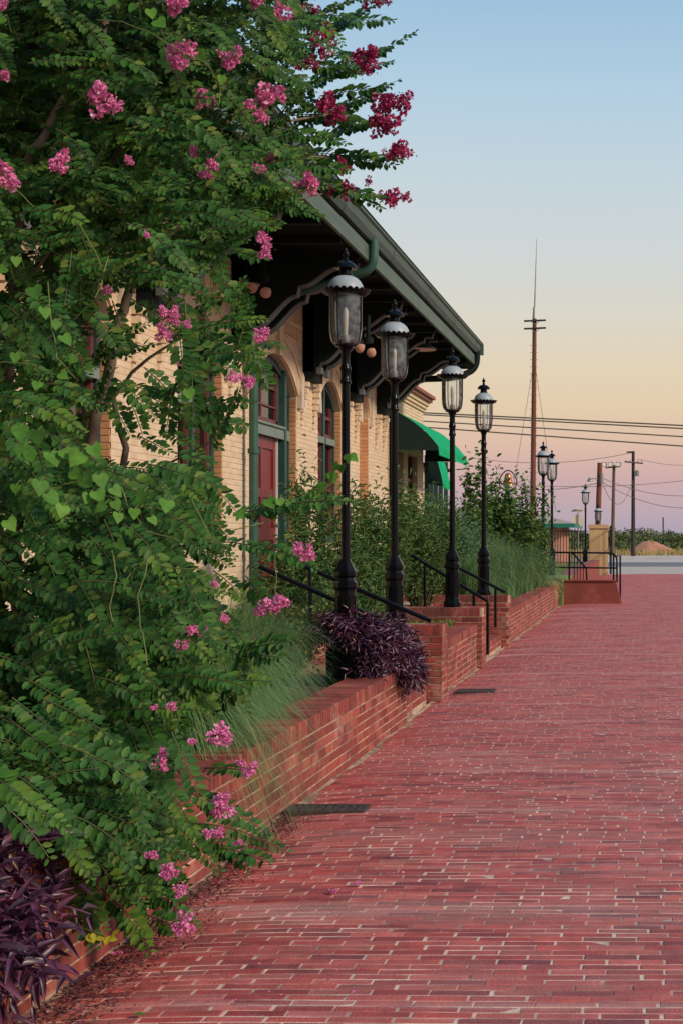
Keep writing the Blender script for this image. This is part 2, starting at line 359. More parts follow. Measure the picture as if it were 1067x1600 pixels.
M['debris'] = mat('fallen petals and grit', [(.13, .03, .05), (.08, .022, .03), (.17, .05, .06), (.10, .03, .04), (.22, .13, .09)], rough=.9)
M['gold_grass'] = mat('dry golden grass', [(.42,.30,.11),(.34,.25,.09),(.5,.36,.15),(.22,.22,.07)], rough=.8)

# ------------------------------------------------------------------ brick laying
class Layer:
    """collects chamfered blocks; the 300 that show largest become parts, the rest one stuff part"""
    cache = {}
    def __init__(s): s.b = []
    def add(s, c, u, n, a, b, d, ch=.004):
        c = Vector(c); u = Vector(u); n = Vector(n)
        q = c + n * d; pr = 0
        if q.y > 1:
            pu, pv = proj(q)
            if -10 < pu < 1077 and -10 < pv < 1610:
                view = (Vector((0, 0, CH)) - q).normalized()
                pr = max(a, b) ** 1.0 * min(a, b) * (F / q.y) ** 2 * max(0.02, view.dot(n))
        s.b.append((pr, c, u, n, a, b, d, ch))
    @staticmethod
    def geo(c, u, n, a, b, d, ch):
        v = n.cross(u); vs = []
        for h, k in ((0, 0), (d - ch, 0), (d, ch)):
            for sx, sy in ((-1, -1), (1, -1), (1, 1), (-1, 1)):
                vs.append(c + u * (sx * (a / 2 - k)) + v * (sy * (b / 2 - k)) + n * h)
        fs = [(8, 9, 10, 11)]
        for i in range(2):
            for k in range(4):
                k2 = (k + 1) % 4; fs.append((i * 4 + k, i * 4 + k2, i * 4 + 4 + k2, i * 4 + 4 + k))
        return vs, fs
    def finish(s, name, mat_, parent, plural, hidden=0, limit=300):
        s.b.sort(key=lambda t: -t[0])
        pick = [t for t in s.b[:limit] if t[0] > 0]
        for pr, c, u, n, a, b, d, ch in pick:
            key = (name, round(a, 3), round(b, 3), round(d, 3), tuple(round(x, 3) for x in u), tuple(round(x, 3) for x in n), mat_.name)
            me = Layer.cache.get(key)
            if me is None:
                vs, fs = s.geo(Vector((0, 0, 0)), u, n, a, b, d, ch)
                me = bpy.data.meshes.new(name); me.from_pydata([tuple(p) for p in vs], [], fs); me.materials.append(mat_); me.update()
                Layer.cache[key] = me
            link(name, me, c, parent)
        rest = s.b[len(pick):]
        if rest:
            mb = MB()
            for pr, c, u, n, a, b, d, ch in rest:
                vs, fs = s.geo(c, u, n, a, b, d, ch); mb.add(vs, fs)
            mb.build(plural, mat_, parent, kind='stuff')

X, Y, Z = Vector((1, 0, 0)), Vector((0, 1, 0)), Vector((0, 0, 1))
def course_wall(L, org, u, n, length, height, bl=.203, bh=.057, j=.0095, depth=.03, keep=None, phase=0.0, cut_top=True, jit=.0015, z0=0.0):
    """running bond on the face at org (lower corner), u along, n outward; org lies on the BACK plane of the bricks"""
    org = Vector(org); k = 0; z = z0
    while z + bh <= height + 1e-6:
        x = -((k % 2) * (bl + j) / 2 + phase)
        while x < length:
            a0, a1 = max(x, 0), min(x + bl, length)
            if a1 - a0 > .03:
                segs = [(a0, a1)] if keep is None else keep(a0, a1, z, z + bh)
                for (p, q) in segs:
                    if q - p > .03:
                        L.add(org + u * ((p + q) / 2) + Z * (z + bh / 2) + n * random.uniform(-jit, jit), u, n, round(q - p, 3), bh, depth)
            x += bl + j
        z += bh + j; k += 1
def cap_row(L, org, u, across, length, w=.060, j=.010, h=.1, depth=.3, up=Z):
    """rowlock cap: bricks on edge side by side along u"""
    org = Vector(org); x = 0
    while x < length - .02:
        ww = min(w, length - x)
        L.add(org + u * (x + ww / 2) + across * (depth / 2) + Z * random.uniform(-.002, .002), u, Z, round(ww, 3), depth, h)
        x += w + j

# ------------------------------------------------------------------ ground, street, road
def sheet(name, x0, x1, y0, y1, z, m, label=None, nx=1, ny=1, zf=None):
    mb = MB(); vs = []; fs = []
    for j in range(ny + 1):
        for i in range(nx + 1):
            x = x0 + (x1 - x0) * i / nx; y = y0 + (y1 - y0) * j / ny
            vs.append((x, y, z + (zf(x, y) if zf else 0)))
    for j in range(ny):
        for i in range(nx):
            a = j * (nx + 1) + i; fs.append((a, a + 1, a + nx + 2, a + nx + 1))
    mb.add(vs, fs); o = mb.build(name, m, kind='structure'); return o
ground = sheet('ground', -1500, 1500, -300, 4000, -.12, M['earth'])
def street_z(x, y):
    w = .007 * math.sin(y * 1.9 + .6 * x) + .008 * math.sin(y * .83 + 1.1) + .004 * math.sin(y * 3.7 + x * 1.3)
    return w - (.035 * ((-1.35 - x) / .8) ** 2 if x < -1.35 else 0)
street = sheet('brick_street', -2.3, 1.85, -4, 60.2, -.0020, M['sand'], nx=40, ny=900, zf=street_z)
far_street = sheet('street_beyond', 1.85, 14, -4, 60.2, -.008, M['street_far'])
sheet('concrete_road', -60, 80, 60.2, 76, -.02, M['concrete'])
sheet('asphalt_road', -60, 80, 76, 89.5, -.03, M['asphalt'])
sheet('gravel_lot', -4, 60, 89.5, 122, -.04, M['gravel_lot'])
pl = Layer(); y = 3.2; k = 0
while y < 60:
    x = -2.24 + random.uniform(-.025, .025) - (k % 2) * .105; bw = random.choice((.0515, .053, .0545))
    wob = .012 * math.sin(y * .7)
    while x < 1.75:
        ln = .203 + random.uniform(-.006, .006); x0 = max(x, -2.12)
        if x + ln - x0 > .05:
            xc = (x0 + x + ln) / 2; yy = y + wob + .006 * math.sin(x * 2.1 + y) + random.uniform(-.002, .002)
            sl = (street_z(xc + .05, yy) - street_z(xc - .05, yy)) / .1; sy = (street_z(xc, yy + .04) - street_z(xc, yy - .04)) / .08
            nrm = Vector((-sl + random.uniform(-.008, .008), -sy + random.uniform(-.012, .012), 1)).normalized()
            uu = (X - nrm * nrm.x).normalized()
            pl.add((xc, yy, street_z(xc, yy) - .03 + random.uniform(-.0015, .0015)), uu, nrm, round(x + ln - x0, 2) if y < 11 else x + ln - x0, bw, .03, .003)
        x += ln + random.choice((.004, .006, .008, .011))
    y += .0605 + random.choice((-.0008, 0, .0012)); k += 1
pl.finish('paver', M['paver'], street, 'pavers')

# ------------------------------------------------------------------ raised beds
XF = -2.12
def bed(name, x0, x1, y0, y1, z0, z1, m):
    MB().span((x0, y0, z0), (x1, y1, z1)).build(name, m, kind='structure')
bed('planting_bed', -5.25, XF - .22, 1.5, 12.42, -.1, .40, M['soil'])
bed('planting_bed', -5.25, XF - .22, 14.1, 17.7, -.1, .45, M['soil'])
bed('planting_bed', -5.25, XF - .22, 21.1, 33.2, -.1, .45, M['soil'])
bed('terrace', -5.3, -3.42, 12.45, 13.92, -.1, .64, M['concrete'])
bed('terrace', -5.3, -3.42, 17.95, 20.86, -.1, .64, M['concrete'])
bed('terrace', -14, -5.3, -3, 40, -.1, .70, M['concrete'])
mb = MB(); mb.add([(-30, 33.4, .60), (-2.05, 33.4, .60), (-2.05, 58.6, .40), (-30, 58.6, .42), (-30, 33.4, -.2), (-2.05, 33.4, -.2), (-2.05, 58.6, -.2), (-30, 58.6, -.2)],
                  [(0, 1, 2, 3), (0, 4, 5, 1), (1, 5, 6, 2), (2, 6, 7, 3)])
mb.build('lawn', M['lawn'], kind='structure')

def zfit(h): return h - .003 - math.ceil((h + .02) / .0665) * .0665 + .0095 - .0075
def planter(label, y0, y1, h, pier0=None, pier1=None, back=-3.2, low=None):
    """street wall from y0 to y1 with a rowlock cap, optional taller near pier / far end wall (y, depth, height)"""
    t = thing('brick_planter', (XF, (y0 + y1) / 2, 0), label, 'planter wall', 'brick planter walls along the street')
    L = Layer(); core = MB()
    hb = h - .11
    core.span((XF - .30, y0, -.05), (XF - .006, y1, hb + .003)); core.span((XF - .29, y0, hb + .003), (XF + .002, y1, h - .006))
    course_wall(L, (XF - .03, y0, 0), Y, X, y1 - y0, hb, phase=.05, z0=zfit(hb))
    cap_row(L, (XF + .008, y0 + .004, hb + .009), Y, -X, y1 - y0 - .008, h=.1, depth=.30)
    def pier(yc0, yc1, xl, hh, face_left, proud=.05):
        xr = XF + proud
        core.span((xl, yc0 + .006, -.05), (xr - .006, yc1 - .006, hh - .107)); core.span((xl, yc0 + .004, hh - .107), (xr - .004, yc1 - .004, hh - .006))
        course_wall(L, (xl, yc0 + .03, 0), X, -Y, xr - xl, hh - .105, z0=zfit(hh - .105))
        course_wall(L, (xr - .03, yc0, 0), Y, X, yc1 - yc0, hh - .105, phase=.1, z0=zfit(hh - .105))
        # rowlock cap facing the camera, returned on the street side
        cap_row(L, (xl, yc0, hh - .1), X, Y, xr - xl, depth=min(.21, yc1 - yc0))
        if yc1 - yc0 > .26: cap_row(L, (xr, yc0 + .22, hh - .1), Y, -X, yc1 - yc0 - .22, depth=.21)
    if pier0: pier(*pier0)
    if pier1: pier(*pier1)
    core.build('mortar', M['mortar'], t)
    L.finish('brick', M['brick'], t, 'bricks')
    return t
planter('long low brick wall under the pink flowering tree, capped with bricks on edge', 2.5, 12.45, .47)
planter('short wall between the two flights of steps with square pier at its near end', 14.32, 17.48, .52,
        (13.94, 14.32, -3.1, .73, True, .09), (17.5, 17.92, -3.9, .72, True, .06))
planter('brick wall past the second steps with soft grasses hanging over its far end', 21.3, 33.1, .50, (20.92, 21.3, -3.9, .73, True, .05))

def steps(label, y0, y1):
    t = thing('brick_steps', (-2.6, (y0 + y1) / 2, 0), label, 'steps', 'brick steps up to the building')
    for k in range(4):
        x0 = XF - .06 - .3 * k; L = Layer(); r = MB()
        r.span((-3.45, y0 + .004 * k, -.05 if k == 0 else .16 * k - .004), (x0 - .006, y1 - .004 * k, .16 * (k + 1) - .006))
        o = r.build('step', M['mortar'], t)
        course_wall(L, (x0 - .03, y0 + .004 * k, .16 * k), Y, X, y1 - y0 - .008 * k, .075, z0=.004)
        cap_row(L, (x0, y0 + .01, .16 * k + .075), Y, -X, y1 - y0 - .02, h=.085, depth=.3)
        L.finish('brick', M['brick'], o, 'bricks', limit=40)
steps('nearest flight of brick steps between the long wall and the square pier', 12.47, 13.92)
steps('second flight of brick steps behind the short brick wall', 17.94, 20.9)

# ------------------------------------------------------------------ station building
XW = -5.0; TOPW = 4.98
depot = thing('station_building', (XW, 18, .7), 'cream brick station with arched openings under a deep dark green bracketed eave', 'building')
# (y0, y1, spring height, rise, sill, kind)
BAYS = [(8.0, 9.6, 3.62, .46, 1.55, 'window'), (11.6, 13.24, 3.62, .46, 1.55, 'window'), (15.1, 16.7, 3.62, .46, 1.55, 'window'), (18.0, 20.2, 3.58, .46, .72, 'door'),
        (21.5, 23.1, 3.62, .40, 1.5, 'window'), (24.55, 25.35, 3.72, .34, 1.2, 'niche')]
YB0, YB1, ZB = 3.0, 27.2, .7
def arch_pts(y0, y1, zs, rise, n=14, grow=0.0):
    c = (y1 - y0) / 2; r = (c * c + rise * rise) / (2 * rise); zc = zs + rise - r; a = math.asin(min(1, c / r)); ym = (y0 + y1) / 2
    return [(ym + (r + grow) * math.sin(-a + 2 * a * i / n), zc + (r + grow) * math.cos(-a + 2 * a * i / n)) for i in range(n + 1)]
def bay_block(a, b, z0, z1):
    """parts of the run a..b at heights z0..z1 that are wall, not opening"""
    segs = [(a, b)]
    for (y0, y1, zs, rise, sill, kd) in BAYS:
        if z1 < sill or z0 > zs + rise: continue
        lo, hi = y0, y1
        if z1 > zs:
            zz = min(z1, zs + rise); c = (y1 - y0) / 2; r = (c * c + rise * rise) / (2 * rise); zc = zs + rise - r
            zq = max(z0, zs); hw = math.sqrt(max(0, r * r - (zq - zc) ** 2)); hw = min(hw, c)
            ym = (y0 + y1) / 2; hw += .0; lo, hi = ym - hw, ym + hw
        ns = []
        for p, q in segs:
            if q <= lo or p >= hi: ns.append((p, q)); continue
            if p < lo: ns.append((p, lo))
            if q > hi: ns.append((hi, q))
        segs = ns
    return segs
back = MB(); xm = XW - .005
prev = YB0
def rect(y0, y1, z0, z1): back.add([(xm, y0, z0), (xm, y1, z0), (xm, y1, z1), (xm, y0, z1)], [(0, 1, 2, 3)])
for (y0, y1, zs, rise, sill, kd) in BAYS:
    rect(prev, y0, ZB, TOPW + .3); rect(y0, y1, ZB, sill)
    ap = arch_pts(y0, y1, zs, rise)
    back.quadstrip([(xm, p[0], p[1]) for p in ap], [(xm, p[0], TOPW + .3) for p in ap]); prev = y1
    # jambs, sill and arch soffit
    dep = .32 if kd != 'niche' else .22
    ring = [(y0, sill), (y0, zs)] + ap[1:-1] + [(y1, zs), (y1, sill), (y0, sill)]
    back.quadstrip([(xm, p[0], p[1]) for p in ring], [(xm - dep, p[0], p[1]) for p in ring])
rect(prev, YB1, ZB, TOPW + .3)
back.add([(xm, YB1, ZB), (-14, YB1, ZB), (-14, YB1, 5.2), (xm, YB1, 5.2)], [(0, 1, 2, 3)])
back.add([(xm, YB0, ZB), (-14, YB0, ZB), (-14, YB0, 5.2), (xm, YB0, 5.2)], [(3, 2, 1, 0)])
back.build('wall', M['cream_mortar'], depot)
L = Layer()
course_wall(L, (XW - .03, YB0, ZB), Y, X, YB1 - YB0, TOPW - ZB, keep=lambda a, b, z0, z1: [(p - YB0, q - YB0) for p, q in bay_block(a + YB0, b + YB0, z0 + ZB, z1 + ZB)], bl=.205, bh=.0585, j=.0075, jit=.0012)
L.finish('brick', M['cream_brick'], depot, 'bricks')
L = Layer()
for (y0, y1, zs, rise, sill, kd) in BAYS:      # bare bricks of the jambs, seen from the street
    dep = .30 if kd != 'niche' else .20
    course_wall(L, (XW - dep - .012, y1 + .012, sill), X, -Y, dep, zs - sill, bl=.2, bh=.0585, j=.0075, depth=.02)
L.finish('jamb_brick', M['reveal_brick'], depot, 'jamb_bricks', limit=160)

for bi, (y0, y1, zs, rise, sill, kd) in enumerate(BAYS):
    ym = (y0 + y1) / 2; w = y1 - y0
    # raised arch band in voussoir pieces, keystone, label stops, frieze with dentils
    ap, aq = arch_pts(y0, y1, zs, rise, 14, .015), arch_pts(y0, y1, zs, rise, 14, .25)
    ab = MB(); n = len(ap)
    vs = [(XW + .022, p[0], p[1]) for p in ap] + [(XW + .022, p[0], p[1]) for p in aq] + [(XW - .03, p[0], p[1]) for p in ap] + [(XW - .03, p[0], p[1]) for p in aq]
    fs = []
    for i in range(n - 1):
        fs += [(i, i + 1, n + i + 1, n + i), (n + i, n + i + 1, 3 * n + i + 1, 3 * n + i), (2 * n + i, 2 * n + i + 1, i + 1, i)]
    fs += [(0, n, 3 * n, 2 * n), (n - 1, 3 * n - 1, 4 * n - 1, 2 * n - 1)]
    ab.add(vs, fs).build('arch_band', M['trim_stone'], depot)
    # outer hood ring
    ap, aq = arch_pts(y0, y1, zs, rise, 14, .252), arch_pts(y0, y1, zs, rise, 14, .30)
    hb_ = MB(); vs = [(XW + .04, p[0], p[1]) for p in ap] + [(XW + .04, p[0], p[1]) for p in aq] + [(XW - .02, p[0], p[1]) for p in ap] + [(XW - .02, p[0], p[1]) for p in aq]
    hb_.add(vs, fs).build('hood_mould', M['trim_stone'], depot)
    zt = zs + rise
    MB().prism([(-.07, zt - .01), (.07, zt - .01), (.11, zt + .62), (-.11, zt + .62)], (XW - .02, ym, 0), Y, Z, X, .09).build('keystone', M['trim_stone'], depot)
    for s in (-1, 1):
        e = ym + s * (w / 2)
        MB().prism([(0.02 * s, zs - .16), (.16 * s, zs - .16), (.19 * s, zs + .12), (.21 * s, zs + .3), (.11 * s, zs + .36), (.05 * s, zs + .08)], (XW - .02, e, 0), Y, Z, X, .085).build('label_stop', M['grey_stone'], depot)
        k = ym + s * .11
        ya, yb = sorted((ym + s * .14, e + s * .05))
        fz = MB(); fz.span((XW - .02, ya, 4.52), (XW + .07, yb, 4.57)); fz.span((XW - .02, ya + .01, 4.36), (XW + .015, yb - .01, 4.385)); fz.build('frieze_ledge', M['trim_stone'], depot)
        dn = MB(); q = ya + .03
        while q < yb - .05:
            dn.span((XW - .02, q, 4.385), (XW + .055, q + .055, 4.519)); q += .105
        dn.build('dentils', M['trim_stone'], depot, kind='stuff')
    if kd == 'niche':
        MB().add([(XW - .2, y0, sill), (XW - .2, y1, sill), (XW - .2, y1, zt), (XW - .2, y0, zt)], [(0, 1, 2, 3)]).build('niche_back', M['cream_brick'], depot)
        continue
    # interior box, frame, sash and panes
    MB().span((XW - 1.6, y0 - .3, sill - .1), (XW - 1.55, y1 + .3, zt + .3)).build('interior', M['dark_in'], depot)
    xf = XW - .13
    if kd == 'window':
        wf = MB()
        ri = arch_pts(y0 + .10, y1 - .10, zs - .02, rise - .08)
        ro = arch_pts(y0 + .002, y1 - .002, zs, rise - .002)
        wf.span((xf - .08, y0 + .002, sill), (xf + .03, y0 + .10, zs)); wf.span((xf - .08, y1 - .10, sill), (xf + .03, y1 - .002, zs))
        wf.span((xf - .08, y0 + .1, sill), (xf + .05, y1 - .1, sill + .1))
        wf.quadstrip([(xf + .03, p[0], p[1]) for p in ro], [(xf + .03, p[0], p[1]) for p in ri]); wf.quadstrip([(xf - .08, p[0], p[1]) for p in ri], [(xf + .03, p[0], p[1]) for p in ri])
        wf.span((xf - .08, ym - .05, sill + .1), (xf + .04, ym + .05, zt - .06))
        f = wf.build('window', M['frame_green'], depot)
        MB().span((xf - .07, y0 + .1, 3.05), (xf + .06, ym - .05, 3.15)).span((xf - .07, ym + .05, 3.05), (xf + .06, y1 - .1, 3.15)).build('transom_bar', M['frame_pale'], f)
        for (a, b) in ((y0 + .1, ym - .05), (ym + .05, y1 - .1)):
            for (c, d) in ((sill + .1, 3.05), (3.15, zs + rise * .45)):
                sm = MB(); sm.span((xf - .06, a, c), (xf, a + .06, d)); sm.span((xf - .06, b - .06, c), (xf, b, d)); sm.span((xf - .06, a + .06, c), (xf, b - .06, c + .07)); sm.span((xf - .06, a + .06, (c + d) / 2 - .025), (xf - .002, b - .06, (c + d) / 2 + .025))
                sm.build('sash', M['sash_red'], f)
                MB().span((xf - .045, a + .05, c + .05), (xf - .04, b - .05, d)).build('pane', M['pane'], f)
        MB().add([(xf - .045, p[0], p[1]) for p in ri] + [(xf - .045, p[0], zs - .1) for p in ri], [(i, i + 1, len(ri) + i + 1, len(ri) + i) for i in range(len(ri) - 1)]).build('arched_pane', M['pane'], f)
    else:
        zt_ = 3.0; yd = y0 + 1.60
        fr = MB()
        ri = arch_pts(y0 + .10, y1 - .10, zs - .02, rise - .08); ro = arch_pts(y0 + .002, y1 - .002, zs, rise - .002)
        fr.span((xf - .08, y0 + .002, sill), (xf + .03, y0 + .10, zs)); fr.span((xf - .08, y1 - .10, sill), (xf + .03, y1 - .002, zs))
        fr.quadstrip([(xf + .03, p[0], p[1]) for p in ro], [(xf + .03, p[0], p[1]) for p in ri]); fr.quadstrip([(xf - .08, p[0], p[1]) for p in ri], [(xf + .03, p[0], p[1]) for p in ri])
        fr.span((xf - .08, yd + .14, sill), (xf + .08, yd + .24, zt - .05))
        fr.span((xf - .06, yd + .02, sill), (xf + .0, yd + .14, zt_ - .06)); fr.span((xf - .06, yd + .24, sill), (xf - .02, y1 - .1, sill + .9))
        fr.span((xf - .06, yd + .06, zt_ + .09), (xf, yd + .14, zs + .3))
        fo = fr.build('door_frame', M['frame_green'], depot)
        tb = MB(); tb.span((xf - .09, y0 + .1, zt_ - .06), (xf + .07, yd + .138, zt_ + .08)); tb.span((xf - .07, y0 + .1, zt_ + .08), (xf + .10, yd + .137, zt_ + .11)); tb.span((xf - .09, yd + .242, zt_ - .06), (xf + .06, y1 - .1, zt_ + .08))
        tb.build('transom_bar', M['frame_pale'], fo)
        # red transom light with glazing bars
        sm = MB(); a, b, c, d = y0 + .1, yd + .06, zt_ + .11, zs + .28
        sm.span((xf - .06, a, c), (xf, b, c + .08)); sm.span((xf - .06, b - .07, c), (xf, b, d))
        for i in (1, 2): sm.span((xf - .05, a, c + (d - c) * i / 3 - .012), (xf - .005, b - .07, c + (d - c) * i / 3 + .012))
        sm.span((xf - .05, a + (b - a) * .47, c + .08), (xf - .006, a + (b - a) * .47 + .03, d))
        sm.build('transom_sash', M['sash_red'], fo)
        MB().span((xf - .04, a, c), (xf - .035, b, d + .1)).build('pane', M['pane'], fo)
        MB().span((xf - .04, yd + .24, sill + .9), (xf - .035, y1 - .1, zt_ - .06)).build('pane', M['pane'], fo)
        MB().add([(xf - .05, p[0], p[1]) for p in ri] + [(xf - .05, p[0], zt_ + .08) for p in ri], [(i, i + 1, len(ri) + i + 1, len(ri) + i) for i in range(len(ri) - 1)]).build('arched_pane', M['pane'], fo)
        # panelled red door with a white jamb edge
        dr = MB(); a, b = y0 + .1, yd
        dr.span((xf - .07, a, sill), (xf - .035, b, zt_ - .06))
        for (p, q) in ((a, a + .10), (a + .75, a + .84), (b - .13, b)): dr.span((xf - .035, p, sill), (xf - .01, q, zt_ - .06))
        for zz, hh in ((sill, .22), (1.55, .16), (2.12, .12), (zt_ - .22, .16)):
            for (p, q) in ((a + .1, a + .75), (a + .84, b - .13)): dr.span((xf - .035, p, zz), (xf - .012, q, zz + hh))
        do = dr.build('door', M['door_red'], depot)
        MB().tube([(xf + .0, b - .08, 1.75), (xf + .05, b - .08, 1.75)], .025).build('handle', M['steel'], do)
        MB().span((xf - .06, yd + .002, sill), (xf + .012, yd + .02, zt_ - .06)).build('door_jamb', M['white'], fo)

# eave: soffit, rafter edge boards, gutter, roof
ex0, ex1, EY0, EY1 = XW, -3.30, 2.0, 28.0
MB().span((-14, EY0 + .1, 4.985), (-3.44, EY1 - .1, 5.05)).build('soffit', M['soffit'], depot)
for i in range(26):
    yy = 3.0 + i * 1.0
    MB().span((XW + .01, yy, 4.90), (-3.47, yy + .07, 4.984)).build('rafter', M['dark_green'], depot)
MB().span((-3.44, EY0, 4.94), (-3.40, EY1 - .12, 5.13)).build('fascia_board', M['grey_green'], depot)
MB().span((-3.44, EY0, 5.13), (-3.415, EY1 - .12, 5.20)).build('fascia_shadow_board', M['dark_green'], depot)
g = MB()
prof = [(-.10, 5.17), (.0, 5.17), (.035, 5.24), (.05, 5.33), (.075, 5.35), (.075, 5.385), (-.10, 5.385)]
g.prism([(p[0], p[1]) for p in prof], (-3.36, EY0, 0), X, Z, Y, EY1 - EY0); g.build('gutter', M['gutter_green'], depot)
for i in range(9):
    MB().prism([(-.02, 5.168), (.005, 5.168), (.04, 5.24), (.055, 5.33), (.08, 5.346), (.08, 5.392), (-.02, 5.392)], (-3.36, 4 + i * 2.9, 0), X, Z, Y, .05).build('gutter_joint', M['gutter_green'], depot)
rf = MB(); rf.add([(-3.27, EY0, 5.39), (-3.27, EY1 + .05, 5.39), (-9, EY1 - 5.7, 7.2), (-9, EY0 + 5.7, 7.2), (-14.7, EY0, 5.39), (-14.7, EY1 + .05, 5.39)], [(0, 1, 2, 3), (4, 3, 2, 5), (1, 5, 2), (0, 3, 4), (0, 4, 5, 1)])
rf.build('roof', M['roof_green'], depot)
MB().span((-14.7, EY1 - .02, 5.17), (-3.27, EY1 + .06, 5.385)).build('end_gutter', M['grey_green'], depot)
MB().span((-14.6, EY1 - .12, 4.94), (-3.44, EY1 - .08, 5.15)).build('end_fascia', M['grey_green'], depot)

def scurve(p, q, n=7):
    """quarter-to-quarter S from p to q"""
    return [(p[0] + (q[0] - p[0]) * t, p[1] + (q[1] - p[1]) * (3 * t * t - 2 * t ** 3)) for t in [i / n for i in range(n + 1)]]
def qcurve(p, q, n=7):
    return [(p[0] + (q[0] - p[0]) * math.sin(t * math.pi / 2), p[1] + (q[1] - p[1]) * (1 - math.cos(t * math.pi / 2))) for t in [i / n for i in range(n + 1)]]
edge = [(.22, 3.98), (.24, 4.06)] + scurve((.26, 4.10), (.78, 4.50)) + [(.80, 4.60)] + scurve((.84, 4.61), (1.26, 4.83)) + [(1.28, 4.90), (1.40, 4.90), (1.42, 4.984)]
for bk, yc in enumerate((6.9, 10.6, 14.15, 17.32, 20.82, 23.82, 26.35)):
    for dy in (-.22, .22):
        poly = [(.01, 3.98)] + edge + [(.01, 4.984)]
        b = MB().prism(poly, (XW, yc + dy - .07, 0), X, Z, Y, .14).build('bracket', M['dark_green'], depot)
        st = [(p[0] + .004, p[1] - .006) for p in edge[1:]]
        sv = MB(); A = [(XW + p[0], yc + dy - .078, p[1] - .012) for p in st]; B = [(XW + p[0], yc + dy + .078, p[1] - .012) for p in st]
        A2 = [(XW + p[0], yc + dy - .078, p[1] + .008) for p in st]
        sv.quadstrip(A, B); sv.quadstrip(A2, A); sv.build('bracket_edge', M['bracket_edge'], b)
        MB().span((XW + .2, yc + dy - .08, 3.95), (XW + .27, yc + dy + .08, 4.04)).build('bracket_foot', M['bracket_edge'], b)
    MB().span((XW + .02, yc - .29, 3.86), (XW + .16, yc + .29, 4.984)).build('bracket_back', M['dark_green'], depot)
    # brick corbels stepping out under the brackets
    for s in (-1, 1):
        for k in range(7):
            MB().span((XW - .01, yc + s * .36 - .055, 3.20 + k * .092), (XW + .02 + .016 * k, yc + s * .36 + .055 + .0, 3.20 + k * .092 + .066)).build('corbel_brick', M['cream_brick'], depot)
# downspouts
def bend(pts, r, n=5):
    pts = [Vector(p) for p in pts]; out = [pts[0]]
    for i in range(1, len(pts) - 1):
        a, b, c = pts[i - 1], pts[i], pts[i + 1]; p = b + (a - b).normalized() * r; q = b + (c - b).normalized() * r
        for k in range(n + 1):
            t = k / n; out.append(p * (1 - t) ** 2 + b * 2 * t * (1 - t) + q * t * t)
    return out + [pts[-1]]
ds = MB().tube(bend([(-3.34, 17.25, 5.2), (-3.34, 17.25, 4.84), (-4.86, 17.5, 4.44), (-4.86, 17.5, .72)], .16), .056, 12).build('downspout', M['pipe_green'], depot, smooth=True)
for zz in (1.4, 2.62, 3.7): MB().tube([(-4.86, 17.5, zz), (-4.86, 17.5, zz + .06)], .074, 12).build('pipe_collar', M['pipe_green'], ds, smooth=True)
MB().tube(bend([(-3.36, 27.7, 5.2), (-3.36, 27.7, 4.86), (-3.75, 27.5, 4.66), (-4.93, 27.3, 4.6), (-4.93, 27.3, .8)], .2), .062, 12).build('downspout', M['dark_green'], depot, smooth=True)

# lights under the eave
def twin_flood(loc, label):
    t = thing('flood_lamp', loc, label, 'flood lamp', 'bulb flood lamps under the eave'); l = Vector(loc)
    MB().tube([l + Vector((0, 0, .45)), l + Vector((0, 0, .1))], .03).lathe([(.07, .06), (.07, .14)], l, 12).build('mount', M['dark_green'], t)
    for k, (dx, dy) in enumerate(((-.1, -.08), (.1, -.1))):
        q = l + Vector((dx * .75, dy, -.06 * k)); d = Vector((dx * .6, -1, -.35)).normalized()
        MB().tube([q - d * .1, q - d * .02, q + d * .06, q + d * .12, q + d * .135], [.022, .034, .055, .064, .04], 14).build('bulb', M['flood'], t, smooth=True)
twin_flood(tuple(P(575, 543, 19.6)), 'pair of peach flood bulbs hanging below the eave between the two nearest lanterns')
twin_flood(tuple(P(412, 449, 16.6)), 'peach flood bulb up in the shadow of the eave above the arched red door')
pl_ = P(655, 545, 24.0)
t = thing('pendant_lamp', pl_, 'dark cone shaped shade hanging near the far end of the eave', 'pendant lamp')
MB().lathe([(.29, -.02), (.28, .0), (.12, .13), (.07, .18), (.06, .26)], pl_, 22, cap=False).build('lamp_shade', M['glow_shade'], t, smooth=True)
MB().lathe([(.275, -.012), (.11, .12)], pl_, 22).build('shade_lining', M['shade_in'], t, smooth=True)
MB().tube([pl_ + Vector((0, 0, .24)), (pl_.x, pl_.y, 4.99)], .018).build('rod', M['glow_shade'], t)

# ------------------------------------------------------------------ lower wing behind, with cornice, doors, posts
wing = thing('station_wing', (XW, 29.4, .7), 'lower flat roofed wing with stepped brown cornice beyond the eave', 'building')
wb = MB()
for a, b, c, d in ((27.24, 28.0, .7, 4.5), (28.9, 29.4, .7, 4.5), (30.6, 31.4, .7, 4.5), (28.0, 28.9, 3.3, 4.5), (29.4, 30.6, 3.3, 4.5)): wb.span((XW - .3, a, c), (XW, b, d))
wb.span((-13, 27.3, .7), (-5.3, 31.3, 4.5)); wb.build('wall', M['cream_mortar'], wing)
L = Layer()
def wkeep(a, b, z0, z1):
    a += 27.24; b += 27.24; segs = [(a, b)]
    if z0 + .7 < 3.3:
        for lo, hi in ((28.0, 28.9), (29.4, 30.6)):
            segs = [s for p, q in segs for s in ([(p, q)] if q <= lo or p >= hi else ([(p, lo)] if p < lo else []) + ([(hi, q)] if q > hi else []))]
    return [(p - 27.24, q - 27.24) for p, q in segs]
course_wall(L, (XW - .02, 27.24, .7), Y, X, 4.16, 3.78, keep=wkeep, bh=.0585, j=.0075)
L.finish('brick', M['cream_brick'], wing, 'bricks', limit=120)
